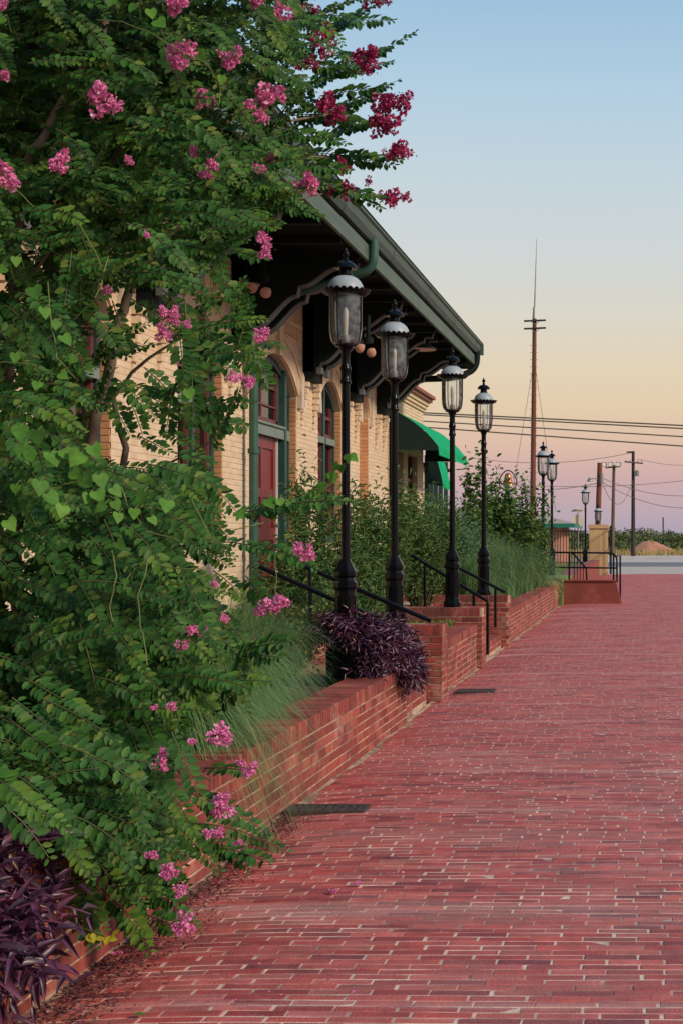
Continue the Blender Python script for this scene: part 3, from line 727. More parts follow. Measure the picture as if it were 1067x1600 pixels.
for (o, z0, z1, m) in ((.05, 4.34, 4.40, 'trim_stone'), (.09, 4.40, 4.47, 'trim_stone'), (.13, 4.47, 4.55, 'trim_stone'), (.19, 4.55, 4.62, 'tile_red'), (.25, 4.62, 4.69, 'tile_red'), (.08, 4.69, 4.74, 'trim_stone'), (-.02, 4.74, 4.97, 'trim_stone')):
    MB().span((-12.9, 27.26, z0), (XW + o, 31.4 + o * .8 - (.55 if z0 > 4.7 else 0), z1)).build('cornice', M[m], wing)
for a, b in ((28.0, 28.9), (29.4, 30.6)):
    MB().span((XW - .28, a, .72), (XW - .22, b, 3.3)).build('doorway', M['dark_in'], wing)
    fm = MB(); fm.span((XW - .2, a, .72), (XW - .1, a + .08, 3.3)); fm.span((XW - .2, b - .08, .72), (XW - .1, b, 3.3)); fm.span((XW - .2, a, 2.75), (XW - .1, b, 2.83)); fm.build('door_frame', M['door_red'], wing)
for k, yy in enumerate((33.3, 33.95, 34.7, 35.5, 36.4)):
    MB().span((-5.26, yy - .045, .7), (-5.16, yy + .045, 3.5)).build('post', M['frame_green'], wing)
    MB().span((-5.40, yy + .16, .7), (-5.34, yy + .42, 3.25)).build('panel', M['cream_brick'], wing)
MB().span((-5.9, 33.1, 3.25), (-5.1, 36.6, 3.32)).build('porch_beam', M['dark_green'], wing)

def awning(label, y0, y1, zt, zb, proj_, val=.16, ribs=14):
    t = thing('awning', (XW, (y0 + y1) / 2, zt), label, 'awning'); pf = []
    n = 12
    for i in range(n + 1):
        a = i / n; pf.append((XW + .02 + proj_ * (math.sin(a * math.pi / 2) * .3 + a * .7), zt - (zt - zb) * (1 - math.cos(a * math.pi / 2)) * .42 - (zt - zb) * a * .58))
    top = MB(); m = ribs * 4
    vs = []; 
    for j in range(m + 1):
        yy = y0 + (y1 - y0) * j / m
        for i, p in enumerate(pf): vs.append((p[0], yy, p[1] + .018 * abs(math.sin(math.pi * j / 4)) * math.sin(math.pi * i / n) + .004 * math.sin(j * 1.7 + i)))
    fs = [(j * (n + 1) + i, (j + 1) * (n + 1) + i, (j + 1) * (n + 1) + i + 1, j * (n + 1) + i + 1) for j in range(m) for i in range(n)]
    top.add(vs, fs); top.build('canopy', M['awning'], t, smooth=True)
    vl = MB(); A = []; B = []
    for j in range(m + 1):
        yy = y0 + (y1 - y0) * j / m; q = pf[-1]
        A.append((q[0] + .001, yy, q[1] + .002)); B.append((q[0] + .02 + .012 * math.sin(j * 1.57), yy, q[1] - val + .035 * abs(math.sin(math.pi * j / 4)) - .02))
    vl.quadstrip(A, B); vl.build('valance', M['awning'], t, smooth=True)
    for nm, yy in (('open_end_shade', y0), ('open_end_shade', y1)):  # dark sheets across the open ends, standing for the shaded inside
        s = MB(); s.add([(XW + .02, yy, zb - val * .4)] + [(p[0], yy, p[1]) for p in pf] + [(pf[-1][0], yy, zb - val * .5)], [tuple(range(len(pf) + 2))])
        s.build(nm, M['awning_inside_shade'], t)
    fr = MB()
    for yy in (y0 + .03, (y0 + y1) / 2, y1 - .03): fr.tube([(p[0] - .02, yy, p[1] - .03) for p in pf], .015, 6)
    fr.tube([(pf[-1][0] - .02, y0 + .03, zb - .02), (pf[-1][0] - .02, y1 - .03, zb - .02)], .015, 6); fr.build('frame', M['dark_green'], t)
awning('large bright green canvas awning with scalloped edge over the wing doorway', 27.35, 31.6, 4.04, 3.33, .92)
awning('small green awning glimpsed below and behind the large one', 32.0, 33.2, 3.75, 2.85, .32)

# ------------------------------------------------------------------ street lamps
def lamp(x, y, z, label, H=3.2, short=False, plinth=True):
    t = thing('street_lamp', (x, y, z), label, 'street lamp', 'black street lamps with glass lanterns'); c = (x, y, z)
    k = H / 3.2 if not short else 1.0
    zt = 2.44 if not short else .14          # underside of the lantern
    rb = lambda pr: [(r * .64, h) for r, h in pr]
    up = lambda h: h if h <= .43 else .43 + (h - .43) * .69
    rl = lambda pr: [(r * .86, up(h)) for r, h in pr]
    q = .86
    if not short:
        if plinth: MB().span((x - .13, y - .13, z - .3), (x + .13, y + .13, z - .006)).build('plinth', M['black'], t)
        bs = MB(); o = 8; ph = math.pi / 8
        bs.lathe(rb([(.175, 0), (.175, .05), (.150, .075), (.145, .10), (.135, .12), (.128, .46), (.135, .475), (.155, .49), (.155, .525), (.128, .54), (.12, .565), (.142, .585), (.145, .615), (.115, .65), (.075, .70), (.062, .715)]), c, o, ph)
        bs.build('base', M['black'], t)
        fl = MB()
        for i in range(8):
            a = 2 * math.pi * i / 8; cx, cy = x + .0775 * math.cos(a), y + .0775 * math.sin(a)
            fl.box((cx, cy, z + .29), (.012, .036, .26), a)
        fl.build('base_panels', M['black'], t, kind='stuff')
        MB().lathe([(.036, .70), (.034, 1.3), (.033, 2.2)], c, 16).build('pole', M['black'], t, smooth=True)
        cl = MB(); cl.lathe([(.043, 2.13), (.045, 2.14), (.045, 2.155), (.037, 2.165), (.038, 2.23), (.045, 2.24), (.045, 2.255), (.039, 2.27), (.034, 2.29), (.034, 2.37), (.042, 2.40), (.066, 2.44)], c, 16)
        cl.build('collar', M['black'], t, smooth=True)
    else:
        MB().lathe([(.09, 0), (.08, .03), (.045, .05), (.04, .12), (.085, .14)], c, 16).build('collar', M['black'], t, smooth=True)
    b = z + zt
    gl = MB(); gl.lathe(rl([(.096, .0), (.114, .010), (.134, .036), (.146, .08), (.151, .14), (.152, .30), (.151, .405)]), (x, y, b), 28, cap=False)
    gl.build('glass', M['lamp_glass'], t, smooth='all')
    MB().lathe(rl([(.094, -.012), (.100, .0), (.096, .012)]), (x, y, b), 24).build('ring', M['black'], t, smooth=True)
    MB().tube([(x, y, b), (x, y, b + .08)], .03, 14).build('socket', M['steel'], t, smooth=True)
    MB().lathe([(.014, .08), (.016, .11), (.020, .19), (.022, .25), (.017, .29), (.0, .31)], (x, y, b), 16, cap=False).build('bulb', M['bulb'], t, smooth='all')
    for s in range(4):
        a = math.pi / 2 * s + 1.3
        MB().tube([(x + .09 * q * math.cos(a), y + .09 * q * math.sin(a), b - .012), (x + .135 * q * math.cos(a), y + .135 * q * math.sin(a), b + .045), (x + .158 * q * math.cos(a), y + .158 * q * math.sin(a), b + .14), (x + .16 * q * math.cos(a), y + .16 * q * math.sin(a), b + .41)], .0058, 6).build('bar', M['black'], t)
    rim = MB(); n = 72; A = []; B = []; Cc = []; D = []
    for i in range(n + 1):
        a = 2 * math.pi * i / n; sc = abs(math.sin(a * 12)); ca, sa = q * math.cos(a), q * math.sin(a)
        A.append((x + .155 * ca, y + .155 * sa, b + .40)); B.append((x + .195 * ca, y + .195 * sa, b + .41))
        rr = .222 + .008 * sc; Cc.append((x + rr * ca, y + rr * sa, b + .430 + .018 * sc)); D.append((x + .165 * ca, y + .165 * sa, b + .432))
    rim.quadstrip(A, B); rim.quadstrip(B, Cc); rim.quadstrip([(p[0], p[1], p[2] + .004) for p in Cc], D); rim.quadstrip(Cc, [(p[0], p[1], p[2] + .004) for p in Cc]); rim.quadstrip(D, [(x + .13 * math.cos(2 * math.pi * i / n), y + .13 * math.sin(2 * math.pi * i / n), b + .402) for i in range(n + 1)])
    rim.build('scalloped_rim', M['black'], t, smooth=True)
    MB().lathe(rl([(.166, .43), (.166, .46), (.158, .51), (.138, .555), (.108, .59), (.080, .61), (.066, .615)]), (x, y, b), 28).build('dome', M['dome'], t, smooth=True)
    ch = MB(); ch.lathe(rl([(.072, .605), (.070, .62), (.058, .635), (.055, .70), (.060, .705)]), (x, y, b), 20)
    ch.lathe(rl([(.105, .700), (.108, .708), (.100, .735), (.080, .765), (.05, .785), (.022, .797), (.018, .81), (.026, .818), (.018, .828), (.014, .838), (.026, .858), (.031, .875), (.024, .90), (.012, .915), (.010, .92), (.011, .93), (.0, .955)]), (x, y, b), 20)
    ch.build('chimney_cap', M['black'], t, smooth=True)
    return t
LX = -2.48
for (y, z, u, lab) in (
    (11.47, .70, 540, 'tallest looking black lamp, its base in the purple leaved plants by the first handrail'),
    (13.95, .70, 616, 'black lamp just behind the square brick pier, its lantern against the dark eave'),
    (17.72, .722, 706, 'black lamp standing on the brick ledge between the two flights of steps'),
    (21.12, .73, 755, 'black lamp at the foot of the tall grasses past the second steps'),
    (33.4, .61, 848, 'black lamp left of a close pair beyond the far end of the planter'),
    (36.5, .60, 861.5, 'black lamp right of a close pair, standing by the low black railing'),
    (55.0, .42, 914, 'small distant black lamp on the lawn beside the tan stucco pillar')):
    lamp((u - UV) / F * y, y, z, lab, plinth=y < 30 and y < 15)

# ------------------------------------------------------------------ handrails, drains
def handrail(y, x0, z0, x1, z1, posts, label, end_drop=None):
    t = thing('handrail', ((x0 + x1) / 2, y, .0), label, 'handrail', 'black handrails beside the steps')
    a, b = Vector((x0, y, z0)), Vector((x1, y, z1))
    n = Vector((0, 1, 0)); d = (b - a).normalized(); w = n.cross(d)
    MB().tube([a, b], .021, 10).build('rail', M['rail'], t, smooth=True)
    for px, zb in posts:
        f = (px - x0) / (x1 - x0); p = a + (b - a) * f
        MB().tube([(p.x, p.y, zb), (p.x, p.y, p.z - .015)], .019, 10).build('post', M['rail'], t, smooth=True)
handrail(13.42, -3.35, 1.36, -2.06, .80, [(-2.32, .15), (-3.2, .62)], 'black handrail slanting down just in front of the square brick pier')
handrail(12.60, -3.45, 1.33, -2.25, .80, [(-3.0, .5), (-2.4, .15)], 'black handrail on the near side of the first steps, partly lost in purple plants')
handrail(18.05, -3.02, 1.36, -2.05, .775, [(-2.055, .10), (-2.85, .6), (-2.23, .3)], 'black handrail passing behind the lamp on the brick ledge, with a long end post')
handrail(20.3, -3.1, 1.35, -2.06, .80, [(-2.9, .6), (-2.2, .3)], 'black handrail passing in front of the lamp at the foot of the grasses')

def drain(x0, x1, y, w, label, n):
    t = thing('street_drain', ((x0 + x1) / 2, y, 0), label, 'drain grate', 'iron drain grates in the brick street')
    MB().span((x0 + .01, y - w / 2 + .01, -.05), (x1 - .01, y + w / 2 - .01, .005)).build('pit', M['hole'], t)
    fr = MB(); zt = .022
    for a, b in ((y - w / 2, y - w / 2 + .025), (y + w / 2 - .025, y + w / 2)): fr.span((x0, a, -.03), (x1, b, zt))
    for a, b in ((x0, x0 + .025), (x1 - .025, x1)): fr.span((a, y - w / 2 + .025, -.03), (b, y + w / 2 - .025, zt))
    fr.build('frame', M['iron'], t)
    for i in range(n):
        xx = x0 + .025 + (x1 - x0 - .05) * (i + .5) / n
        MB().span((xx - .014, y - w / 2 + .025, -.02), (xx + .014, y + w / 2 - .025, zt - .004)).build('bar', M['iron'], t)
    MB().span((x0 + .025, y - .012, -.022), (x1 - .025, y + .012, zt - .008)).build('cross_bar', M['iron'], t)
drain(-2.10, -1.64, 8.28, .22, 'iron drain grate beside the long low wall, nearest in the street', 9)
drain(-1.98, -1.58, 14.6, .26, 'iron drain grate beside the square brick pier', 9)
mb = MB(); A = []; B = []
for i in range(700):
    y0 = 3.4 + i * .043; inn = 12.5 < y0 < 13.9 or 17.95 < y0 < 20.9
    w = .028 + .018 * math.sin(y0 * 3.1) + .012 * math.sin(y0 * 8.7 + 1) + random.uniform(0, .014)
    A.append((XF - .02, y0, .012 + street_z(-2.1, y0))); B.append((XF + (max(.004, w) if not inn else -.015), y0, .004 + street_z(-2.1, y0)))
mb.quadstrip(A, B)
mb.build('sand_strip', M['grit'], street, kind='stuff')

# ------------------------------------------------------------------ low ramp, railing, gate pillar, fence
ramp = thing('ramp_wall', (-1.4, 34, 0), 'low worn red stucco wall closing the end of the planting, railing on top', 'low wall')
rm = MB(); rm.prism([(-2.10, -.05), (-.78, -.05), (-.66, .0), (-.70, .12), (-.80, .53), (-2.10, .53)], (0, 33.9, 0), X, Z, Y, .32); rm.build('wall', M['red_stucco'], ramp)
MB().span((-2.12, 33.86, .532), (-.79, 34.24, .56)).build('coping', M['red_stucco'], ramp)
r2 = thing('side_wall', (-2.2, 45, 0), 'long low red stucco wall running along the lawn behind the railing', 'low wall')
MB().prism([(34.3, -.1), (57, -.1), (57, .62), (40, .62), (34.3, .30)], (-2.32, 0, 0), Y, Z, X, .30).build('wall', M['red_stucco'], r2)
MB().prism([(34.3, .302), (40, .622), (57, .622), (57, .66), (40, .66), (34.3, .34)], (-2.35, 0, 0), Y, Z, X, .36).build('coping', M['red_stucco'], r2)
MB().span((-2.75, 33.7, .36), (-2.13, 34.25, .60)).build('end_block', M['red_stucco'], ramp)
rl = thing('ramp_railing', (-1.6, 34, .53), 'black metal railing with a gate of slanted bars on the low red wall', 'railing')
yr = 34.05
MB().tube(bend([(-2.55, yr, 1.22), (-.90, yr, 1.20), (-.78, yr, 1.10), (-.78, yr, .50)], .08), .022, 8).build('top_rail', M['rail'], rl, smooth=True)
MB().tube([(-2.55, yr, .86), (-.80, yr, .84)], .020, 8).build('lower_rail', M['rail'], rl, smooth=True)
for px in (-2.55, -1.92, -.86): MB().tube([(px, yr, .56), (px, yr, 1.2)], .023, 8).build('post', M['rail'], rl)
MB().tube([(-.72, yr + .9, .0), (-.72, yr + .9, 1.15), (-.78, yr, 1.12)], .022, 8).build('return_rail', M['rail'], rl)
MB().tube([(-1.84, yr + .02, 1.2), (-1.52, yr + .02, .84), (-1.50, yr + .02, .56)], .022, 8).build('slanted_bar', M['rail'], rl)
for k in range(5):
    px = -1.80 + k * .072; MB().tube([(px, yr + .02, .56), (px, yr + .02, 1.17 - k * .075)], .011, 6).build('bar', M['rail'], rl)
gp = thing('gate_pillar', (-2.13, 60, .3), 'square tan stucco pillar at the end of the iron fence, lantern on top', 'pillar')
MB().span((-2.52, 59.6, -.1), (-1.76, 60.4, 1.93)).build('shaft', M['cream_stucco'], gp)
MB().span((-2.57, 59.55, 1.933), (-1.71, 60.45, 2.09)).build('cap', M['cream_stucco'], gp)
lamp(-2.17, 60, 2.09, 'small black lantern sitting on top of the tan stucco pillar', short=True)
gt = thing('iron_gate', (-1.6, 60.2, 0), 'black iron gate folded back against the right side of the tan pillar', 'gate')
gm = MB()
for k in range(14): MB().tube([(-1.64, 60.3 - k * .12, .05), (-1.64, 60.3 - k * .12, 2.0)], .014, 6).build('bar', M['rail'], gt)
for zz in (.15, 1.1, 1.9): MB().tube([(-1.64, 60.35, zz), (-1.64, 58.7, zz)], .02, 6).build('rail', M['rail'], gt)
MB().span((-1.68, 60.36, 0), (-1.60, 60.44, 2.05)).build('post', M['rail'], gt)
fe = thing('iron_fence', (-5, 58.5, .4), 'thin black iron picket fence across the lawn left of the tan pillar', 'fence')
for k in range(44):
    px = -2.62 - k * .115; MB().tube([(px, 58.5, .42), (px, 58.5, 1.86)], .015, 5).build('picket', M['rail'], fe)
for zz in (.52, 1.80): MB().span((-7.8, 58.48, zz), (-2.55, 58.52, zz + .03)).build('rail', M['rail'], fe)

# ------------------------------------------------------------------ far building, sign, poles, wires, mound, scrub
fb = thing('small_brick_building', (-9, 82, 0), 'low pinkish brick building with a green edged roof beyond the fence', 'building')
MB().span((-14, 79, -.1), (-4.9, 86, 2.28)).build('wall', M['far_brick'], fb)
for k in range(14): MB().span((-4.91, 79.2 + k * .5, .0), (-4.86, 79.4 + k * .5, 2.2)).build('wall_rib', M['far_brick'], fb)
MB().span((-9.5, 78.95, .9), (-7.4, 78.99, 2.0)).build('window', M['white'], fb)
MB().add([(-15, 78, 2.30), (-4.1, 78, 2.30), (-4.1, 87, 2.30), (-15, 87, 2.30), (-10, 82.5, 3.55), (-9, 82.5, 3.55)], [(0, 1, 5, 4), (1, 2, 5), (2, 3, 4, 5), (3, 0, 4)]).build('roof', M['roof_tan'], fb)
MB().span((-15, 78.0, 2.08), (-4.1, 78.06, 2.29)).span((-4.16, 78.07, 2.08), (-4.1, 87, 2.29)).build('fascia', M['roof_green'], fb)
MB().span((-15, 78.1, 2.20), (-4.17, 86.9, 2.28)).build('eave_soffit', M['dark_green'], fb)
sg = thing('stop_sign', (-4.22, 84, 0), 'pale back of an eight sided road sign on its post, street name blade on top', 'road sign')
MB().tube([(-4.22, 84, -.05), (-4.22, 84, 3.15)], .035, 6).build('post', M['steel'], sg)
MB().prism([(.40 * math.cos(math.pi / 8 + k * math.pi / 4), .40 * math.sin(math.pi / 8 + k * math.pi / 4)) for k in range(8)], (-4.22, 84.04, 2.52), X, Z, Y, .012).build('sign_plate', M['sign_back'], sg)
MB().span((-4.62, 83.97, 3.03), (-3.84, 83.99, 3.20)).build('name_blade', M['sign_back'], sg)
MB().span((-4.50, 83.963, 3.08), (-3.96, 83.969, 3.15)).build('name_lettering', M['steel'], sg)
MB().span((-4.235, 83.6, 3.21), (-4.215, 84.4, 3.36)).build('cross_blade', M['sign_back'], sg)

def at(u, v, y): return P(u, v, y)
mast = thing('radio_mast', P(831, 868, 76), 'tall rust brown timber mast with two crossarms and a thin whip aerial', 'mast'); mast.location.z = 0
b0 = Vector((P(831, 838, 76).x, 76, -.1)); b1 = P(834.5, 498, 76)
MB().tube([b0, b1], [.17, .11], 10).build('pole', M['wood_pole'], mast, smooth=True)
for v in (501, 513): MB().tube([P(818, v + .7, 75.85), P(852, v - .7, 75.85)], .055, 6).build('crossarm', M['wood_dark'], mast)
for v in (501, 513):
    for s in (-1, 1): MB().tube([P(835 + 7 * s, v + 1, 75.8), P(835, v + 6, 75.8)], .018, 5).build('brace', M['steel'], mast)
MB().tube([P(833, 499, 76), P(833.5, 480, 76)], [.07, .05], 8).build('aerial_base', M['steel'], mast)
MB().tube([P(834.6, 480, 76), P(837.8, 373, 76)], [.045, .012], 6).build('whip_aerial', M['steel'], mast)
for k in range(22): MB().tube([P(833 - .03 * k, 540 + k * 11, 75.9) + Vector((-.2, 0, 0)), P(833 - .03 * k, 540 + k * 11, 75.9) + Vector((.2, 0, 0))], .012, 4).build('climbing_step', M['steel'], mast)
for s, (u, v) in enumerate(((795, 800), (868, 800))):
    w = thing('guy_wire', P(u, v, 76), ('faint guy wire from the mast down to the left' if s == 0 else 'faint guy wire from the mast down to the right'), 'wire')
    MB().tube([P(834, 560, 76), P(u, v, 74)], .012, 4).build('strand', M['cable'], w)

up = thing('utility_pole', P(988.5, 868, 118), 'dark timber utility pole with a crossarm and transformer can', 'utility pole'); up.location.z = 0
MB().tube([(up.location.x, 118, -.1), P(988.5, 705, 118)], [.19, .13], 10).build('pole', M['wood_dark'], up, smooth=True)
MB().tube([P(975, 721.5, 117.8), P(1004, 724, 117.8)], .07, 6).build('crossarm', M['wood_mid'], up)
MB().tube([P(978, 706.5, 117.8), P(990, 706, 117.8)], .07, 6).build('top_arm', M['wood_dark'], up)
for u in (977, 983, 996, 1002): MB().tube([P(u, 722, 117.8), P(u, 719, 117.8)], .05, 6).build('insulator', M['steel'], up)
MB().tube([P(994.5, 744, 117.7), P(994.5, 735, 117.7)], .17, 10).build('transformer', M['steel'], up)
fp = thing('floodlight_pole', P(956, 866, 112), 'weathered timber pole carrying three square floodlights', 'light pole'); fp.location.z = 0
MB().tube([P(956, 866, 112), P(958.5, 727, 112)], [.16, .12], 10).build('pole', M['wood_mid'], fp, smooth=True)
MB().tube([P(945, 731, 111.8), P(968, 729, 111.8)], .06, 6).build('crossarm', M['wood_mid'], fp)
for u in (943.5, 953.5, 965.5):
    q = P(u, 725.5, 111.6); MB().box(q, (.36, .3, .34), .2).build('floodlight', M['steel'], fp)
    MB().box(q + Vector((-.03, -.17, -.02)), (.28, .05, .26), .2).build('lens', M['white'], fp)
sp = thing('street_light_pole', P(933, 866, 100), 'reddish leaning timber pole with a small street light arm', 'light pole'); sp.location.z = 0
MB().tube([P(932, 866, 100), P(936.5, 723, 100)], [.22, .18], 10).build('pole', M['wood_pole'], sp, smooth=True)
MB().tube([P(936, 750, 99.8), P(928, 747.5, 99.6), P(921, 749, 99.5)], .035, 6).build('arm', M['steel'], sp)
MB().lathe([(.03, .3), (.16, .12), (.20, 0)], P(920.5, 752.5, 99.5), 10).build('light_head', M['steel'], sp)
MB().lathe([(.14, 0), (.12, .7), (.05, .75)], P(939, 756, 99.7), 10).build('meter_box', M['steel'], sp)
fs_ = thing('far_pole', P(1035.3, 838, 400), 'thin post standing up alone above the distant scrub', 'pole'); fs_.location.z = 0
MB().tube([P(1035.3, 848, 400), P(1035.3, 808, 400)], .22, 6).build('pole', M['wood_dark'], fs_)
dp = None
def wire(pts, r, label, sag=0.0):
    a, b = P(*pts[0]), P(*pts[1]); r *= .72; t = thing('overhead_wire', (a + b) / 2, label, 'wire', 'overhead wires')
    MB().tube([a + (b - a) * (i / 14) - Z * (sag * 4 * (i / 14) * (1 - i / 14)) for i in range(15)], r, 5).build('strand', M['cable'], t)
wire(((560, 640, 70), (1120, 667.5, 64)), .048, 'topmost thick wire crossing the yellow sky behind the lanterns')
wire(((560, 642.5, 70.6), (1120, 672.5, 64.6)), .045, 'thick wire running right under the topmost one')
wire(((560, 652, 70.3), (1120, 685.5, 64.3)), .042, 'middle thick wire below the close pair of wires')
wire(((560, 660, 70), (1120, 701, 64)), .045, 'lowest of the thick wires crossing behind the mast')
wire(((740, 716, 118), (988, 707, 118)), .03, 'faint thin wire reaching the top of the dark utility pole', .6)
wire(((770, 755, 105), (1120, 744, 112)), .03, 'faint wire level with the transformer on the dark pole', .5)
wire(((760, 759, 102), (938, 754, 100)), .03, 'faint wire coming to the leaning pole from the left', .4)
wire(((938, 746, 100), (1120, 769, 106)), .03, 'thin wire dropping right from the leaning pole', .7)
wire(((938, 752, 100), (1120, 788, 104)), .03, 'lowest thin wire dropping right from the leaning pole', .9)
wire(((938, 748, 100), (988, 750, 118)), .03, 'slack loop of wire hanging between the leaning pole and the dark pole', 1.9)
wire(((996, 717, 118), (1120, 722, 122)), .025, 'thin wire leaving the crossarm of the dark pole to the right', .4)

def heap(name, c, rx, ry, h, m, kind=None):
    mb = MB(); n = 28; k = 9; vs = []; fs = []
    for i in range(k + 1):
        f = i / k
        for j in range(n):
            a = 2 * math.pi * j / n; w = 1 + .18 * math.sin(3 * a + 1) + .1 * math.sin(7 * a) + random.uniform(-.05, .05)
            vs.append((c[0] + rx * (1 - f) * w * math.cos(a), c[1] + ry * (1 - f) * w * math.sin(a), c[2] + h * (1 - (1 - f) ** 1.5) * (1 + random.uniform(-.05, .05))))
    for i in range(k):
        for j in range(n): fs.append((i * n + j, i * n + (j + 1) % n, (i + 1) * n + (j + 1) % n, (i + 1) * n + j))
    return mb.add(vs, fs).build(name, m, smooth='all', kind=kind)
dm = heap('dirt_mound', (P(1012, 838, 128).x, 128, -.15), 2.5, 2.0, 1.35, M['dirt_red'])
tag(dm, 'low mound of reddish dirt beyond the pale lot', 'dirt mound')
# scrub line: leafy clumps, nobody could count the bushes
def scrub(name, n, xr, yr_, hr, label, zb=-.1):
    cs = np.stack([rng.uniform(*xr, n), rng.uniform(*yr_, n)], 1); parts = []
    for cx, cy in cs:
        w = rng.uniform(1.6, 3.4); h = rng.uniform(*hr); m = 420
        d = unit(rng.normal(size=(m, 3))); r = rng.uniform(.55, 1.05, m)[:, None]
        p = np.array([cx, cy, zb + h * .48]) + d * r * np.array([w, w, h * .52])
        parts.append(scatter(DIA, p, unit(rng.normal(size=(m, 3))), rng.normal(size=(m, 3)), rng.uniform(.22, .5, m), rng.uniform(.2, .4, m)))
    V, fs = merge(parts); o = np_mesh(name, V, fs, 0, M['far_green'], kind='stuff'); o['label'] = label
scrub('scrub_woods', 260, (-75, 95), (190, 262), (1.3, 3.2), 'low green scrub along the horizon')
scrub('roadside_scrub', 40, (-16, 5), (132, 148), (.5, 1.3), 'low bushes beyond the pale lot')
def tuftfield(name, n, xr, yr_, h, m, label, z=0.0):
    P0 = np.stack([rng.uniform(*xr, n), rng.uniform(*yr_, n), np.full(n, z)], 1)
    V, fs = blades(P0, rng.uniform(0, 6.28, n), rng.uniform(.5, 1.2, n) * h, rng.uniform(.1, .6, n) * h, np.full(n, h * .12), np.zeros(n), 4)
    o = np_mesh(name, V, fs, 0, m, kind='stuff'); o['label'] = label
tuftfield('dry_grass', 6000, (-14, 12), (121, 136), .55, M['gold_grass'] if 'gold_grass' in M else M['muhly_far'], 'pale dry grass along the edge of the lot', -.1)
tuftfield('lawn_grass', 9000, (-6, -2.4), (34, 58), .07, M['yellow_bush'], 'short mown grass on the lawn', .52)

# bell on its post among the shrubs
bl = P(793, 758, 30)
t = thing('bell', (bl.x, bl.y, .45), 'small bronze bell in a black yoke above the dark shrub', 'bell')
MB().lathe([(.135, 0), (.13, .02), (.10, .07), (.078, .14), (.07, .20), (.055, .235), (.025, .255), (.0, .26)], bl, 20, cap=False).build('bell_body', M['bell'], t, smooth=True)
MB().tube([bl + Vector((.165 * math.cos(a) * (1.1 - .25 * math.sin(a)), 0, .10 + .21 * math.sin(a))) for a in [math.pi * 2 * i / 24 for i in range(25)]], .014, 6).build('yoke', M['black'], t)
MB().tube([bl + Vector((0, 0, -.02)), bl + Vector((0, 0, .1))], .03, 8).build('clapper', M['black'], t)
MB().tube([(bl.x, bl.y, .45), (bl.x, bl.y, bl.z - .12)], .04, 8).build('post', M['black'], t)

# ------------------------------------------------------------------ grasses
def grass_clump(name, spots, label, m, group, cat='ornamental grass', lean=None, seed=None):
    x0, y0, z0 = np.mean([s[:3] for s in spots], axis=0)
    t = thing(name, (x0, y0, z0), label, cat, group); parts = []
    for (x, y, z, n, H, out, w, drp) in spots:
        r = np.abs(rng.normal(0, .09, n)); a = rng.uniform(0, 6.283, n)
        P0 = np.stack([x + r * np.cos(a), y + r * np.sin(a) * 1.5, np.full(n, z)], 1)
        az = a + rng.normal(0, .5, n)
        if lean is not None: az = np.where(rng.random(n) < .45, lean + rng.normal(0, .6, n), az)
        hh = H * rng.uniform(.45, 1.1, n); oo = out * rng.uniform(.35, 1.25, n)
        parts.append(blades(P0, az, hh, oo, w * rng.uniform(.7, 1.3, n), drp * rng.uniform(.3, 1.3, n) * (oo / out), 7))
    V, fs = merge(parts); np_mesh('blades', V, fs, 0, m, t, kind='stuff'); return t
G1 = 'blue green grasses spilling over the long wall'
grass_clump('fountain_grass', [(-2.60, 7.75, .38, 2600, .66, .66, .007, .74), (-2.85, 8.15, .38, 900, .75, .6, .007, .5)], 'nearest blue green grass clump, draping down the face of the long wall', M['muhly'], G1, lean=.0)
grass_clump('fountain_grass', [(-2.74, 8.95, .38, 3000, .76, .58, .007, .48), (-2.95, 9.2, .38, 900, .85, .6, .007, .4)], 'middle blue green grass clump, its tips resting on the wall cap', M['muhly'], G1, lean=-.2)
grass_clump('fountain_grass', [(-2.86, 10.1, .38, 2600, .80, .52, .007, .36), (-3.1, 10.4, .38, 1000, .9, .55, .007, .3)], 'farthest blue green grass clump of the long wall, next to the purple plants', M['muhly'], G1, lean=-.2)
G2 = 'soft green grasses past the second steps'
for (y, x, H, lab) in ((21.9, -2.85, 1.0, 'soft green grass clump around the foot of the lamp by the second steps'), (23.9, -2.75, 1.15, 'soft green grass clump just past the lamp, leaning over the cap'),
                       (26.2, -2.62, 1.15, 'soft green grass clump in the middle of the far planter'), (28.8, -2.55, 1.10, 'soft green grass clump second from the end of the far planter'), (31.2, -2.52, .9, 'soft green grass clump overhanging the end of the far planter')):
    grass_clump('feather_grass', [(x, y, .45, 1500, H, .62, .011, .45), (x - .35, y + .7, .45, 900, H * 1.1, .5, .011, .25)], lab, M['muhly_far'], G2, lean=-.1)
grass_clump('feather_grass', [(-3.35, 15.0, .45, 900, .75, .45, .009, .2), (-3.1, 15.9, .45, 700, .6, .4, .009, .2), (-2.9, 14.9, .45, 500, .45, .35, .009, .2)], 'yellowish green grass clump between the first two lamps', M['muhly_far'], None)
n = 2600
P0 = np.stack([rng.uniform(-3.0, -2.36, n), rng.uniform(14.6, 17.4, n), np.full(n, .45)], 1)
t = thing('ground_cover', (-2.65, 16, .45), 'low yellow green ground cover filling the short planter', 'ground cover')
V, fs = scatter(OVAL, P0 + np.array([0, 0, 1]) * rng.uniform(.0, .10, (n, 1)), unit(rng.normal(size=(n, 3)) + [0, 0, .9]), rng.normal(size=(n, 3)) + [0, -.5, 1], rng.uniform(.05, .09, n), rng.uniform(.02, .03, n))
np_mesh('leaves', V, fs, 0, M['cover'], t, kind='stuff')
t = thing('straw_tuft', (-2.3, 32.2, .45), 'dry yellowish tuft hanging over the far end of the planter wall', 'grass tuft')
n = 900; P0 = np.stack([rng.uniform(-2.55, -2.2, n), rng.uniform(31.4, 33.0, n), np.full(n, .5)], 1)
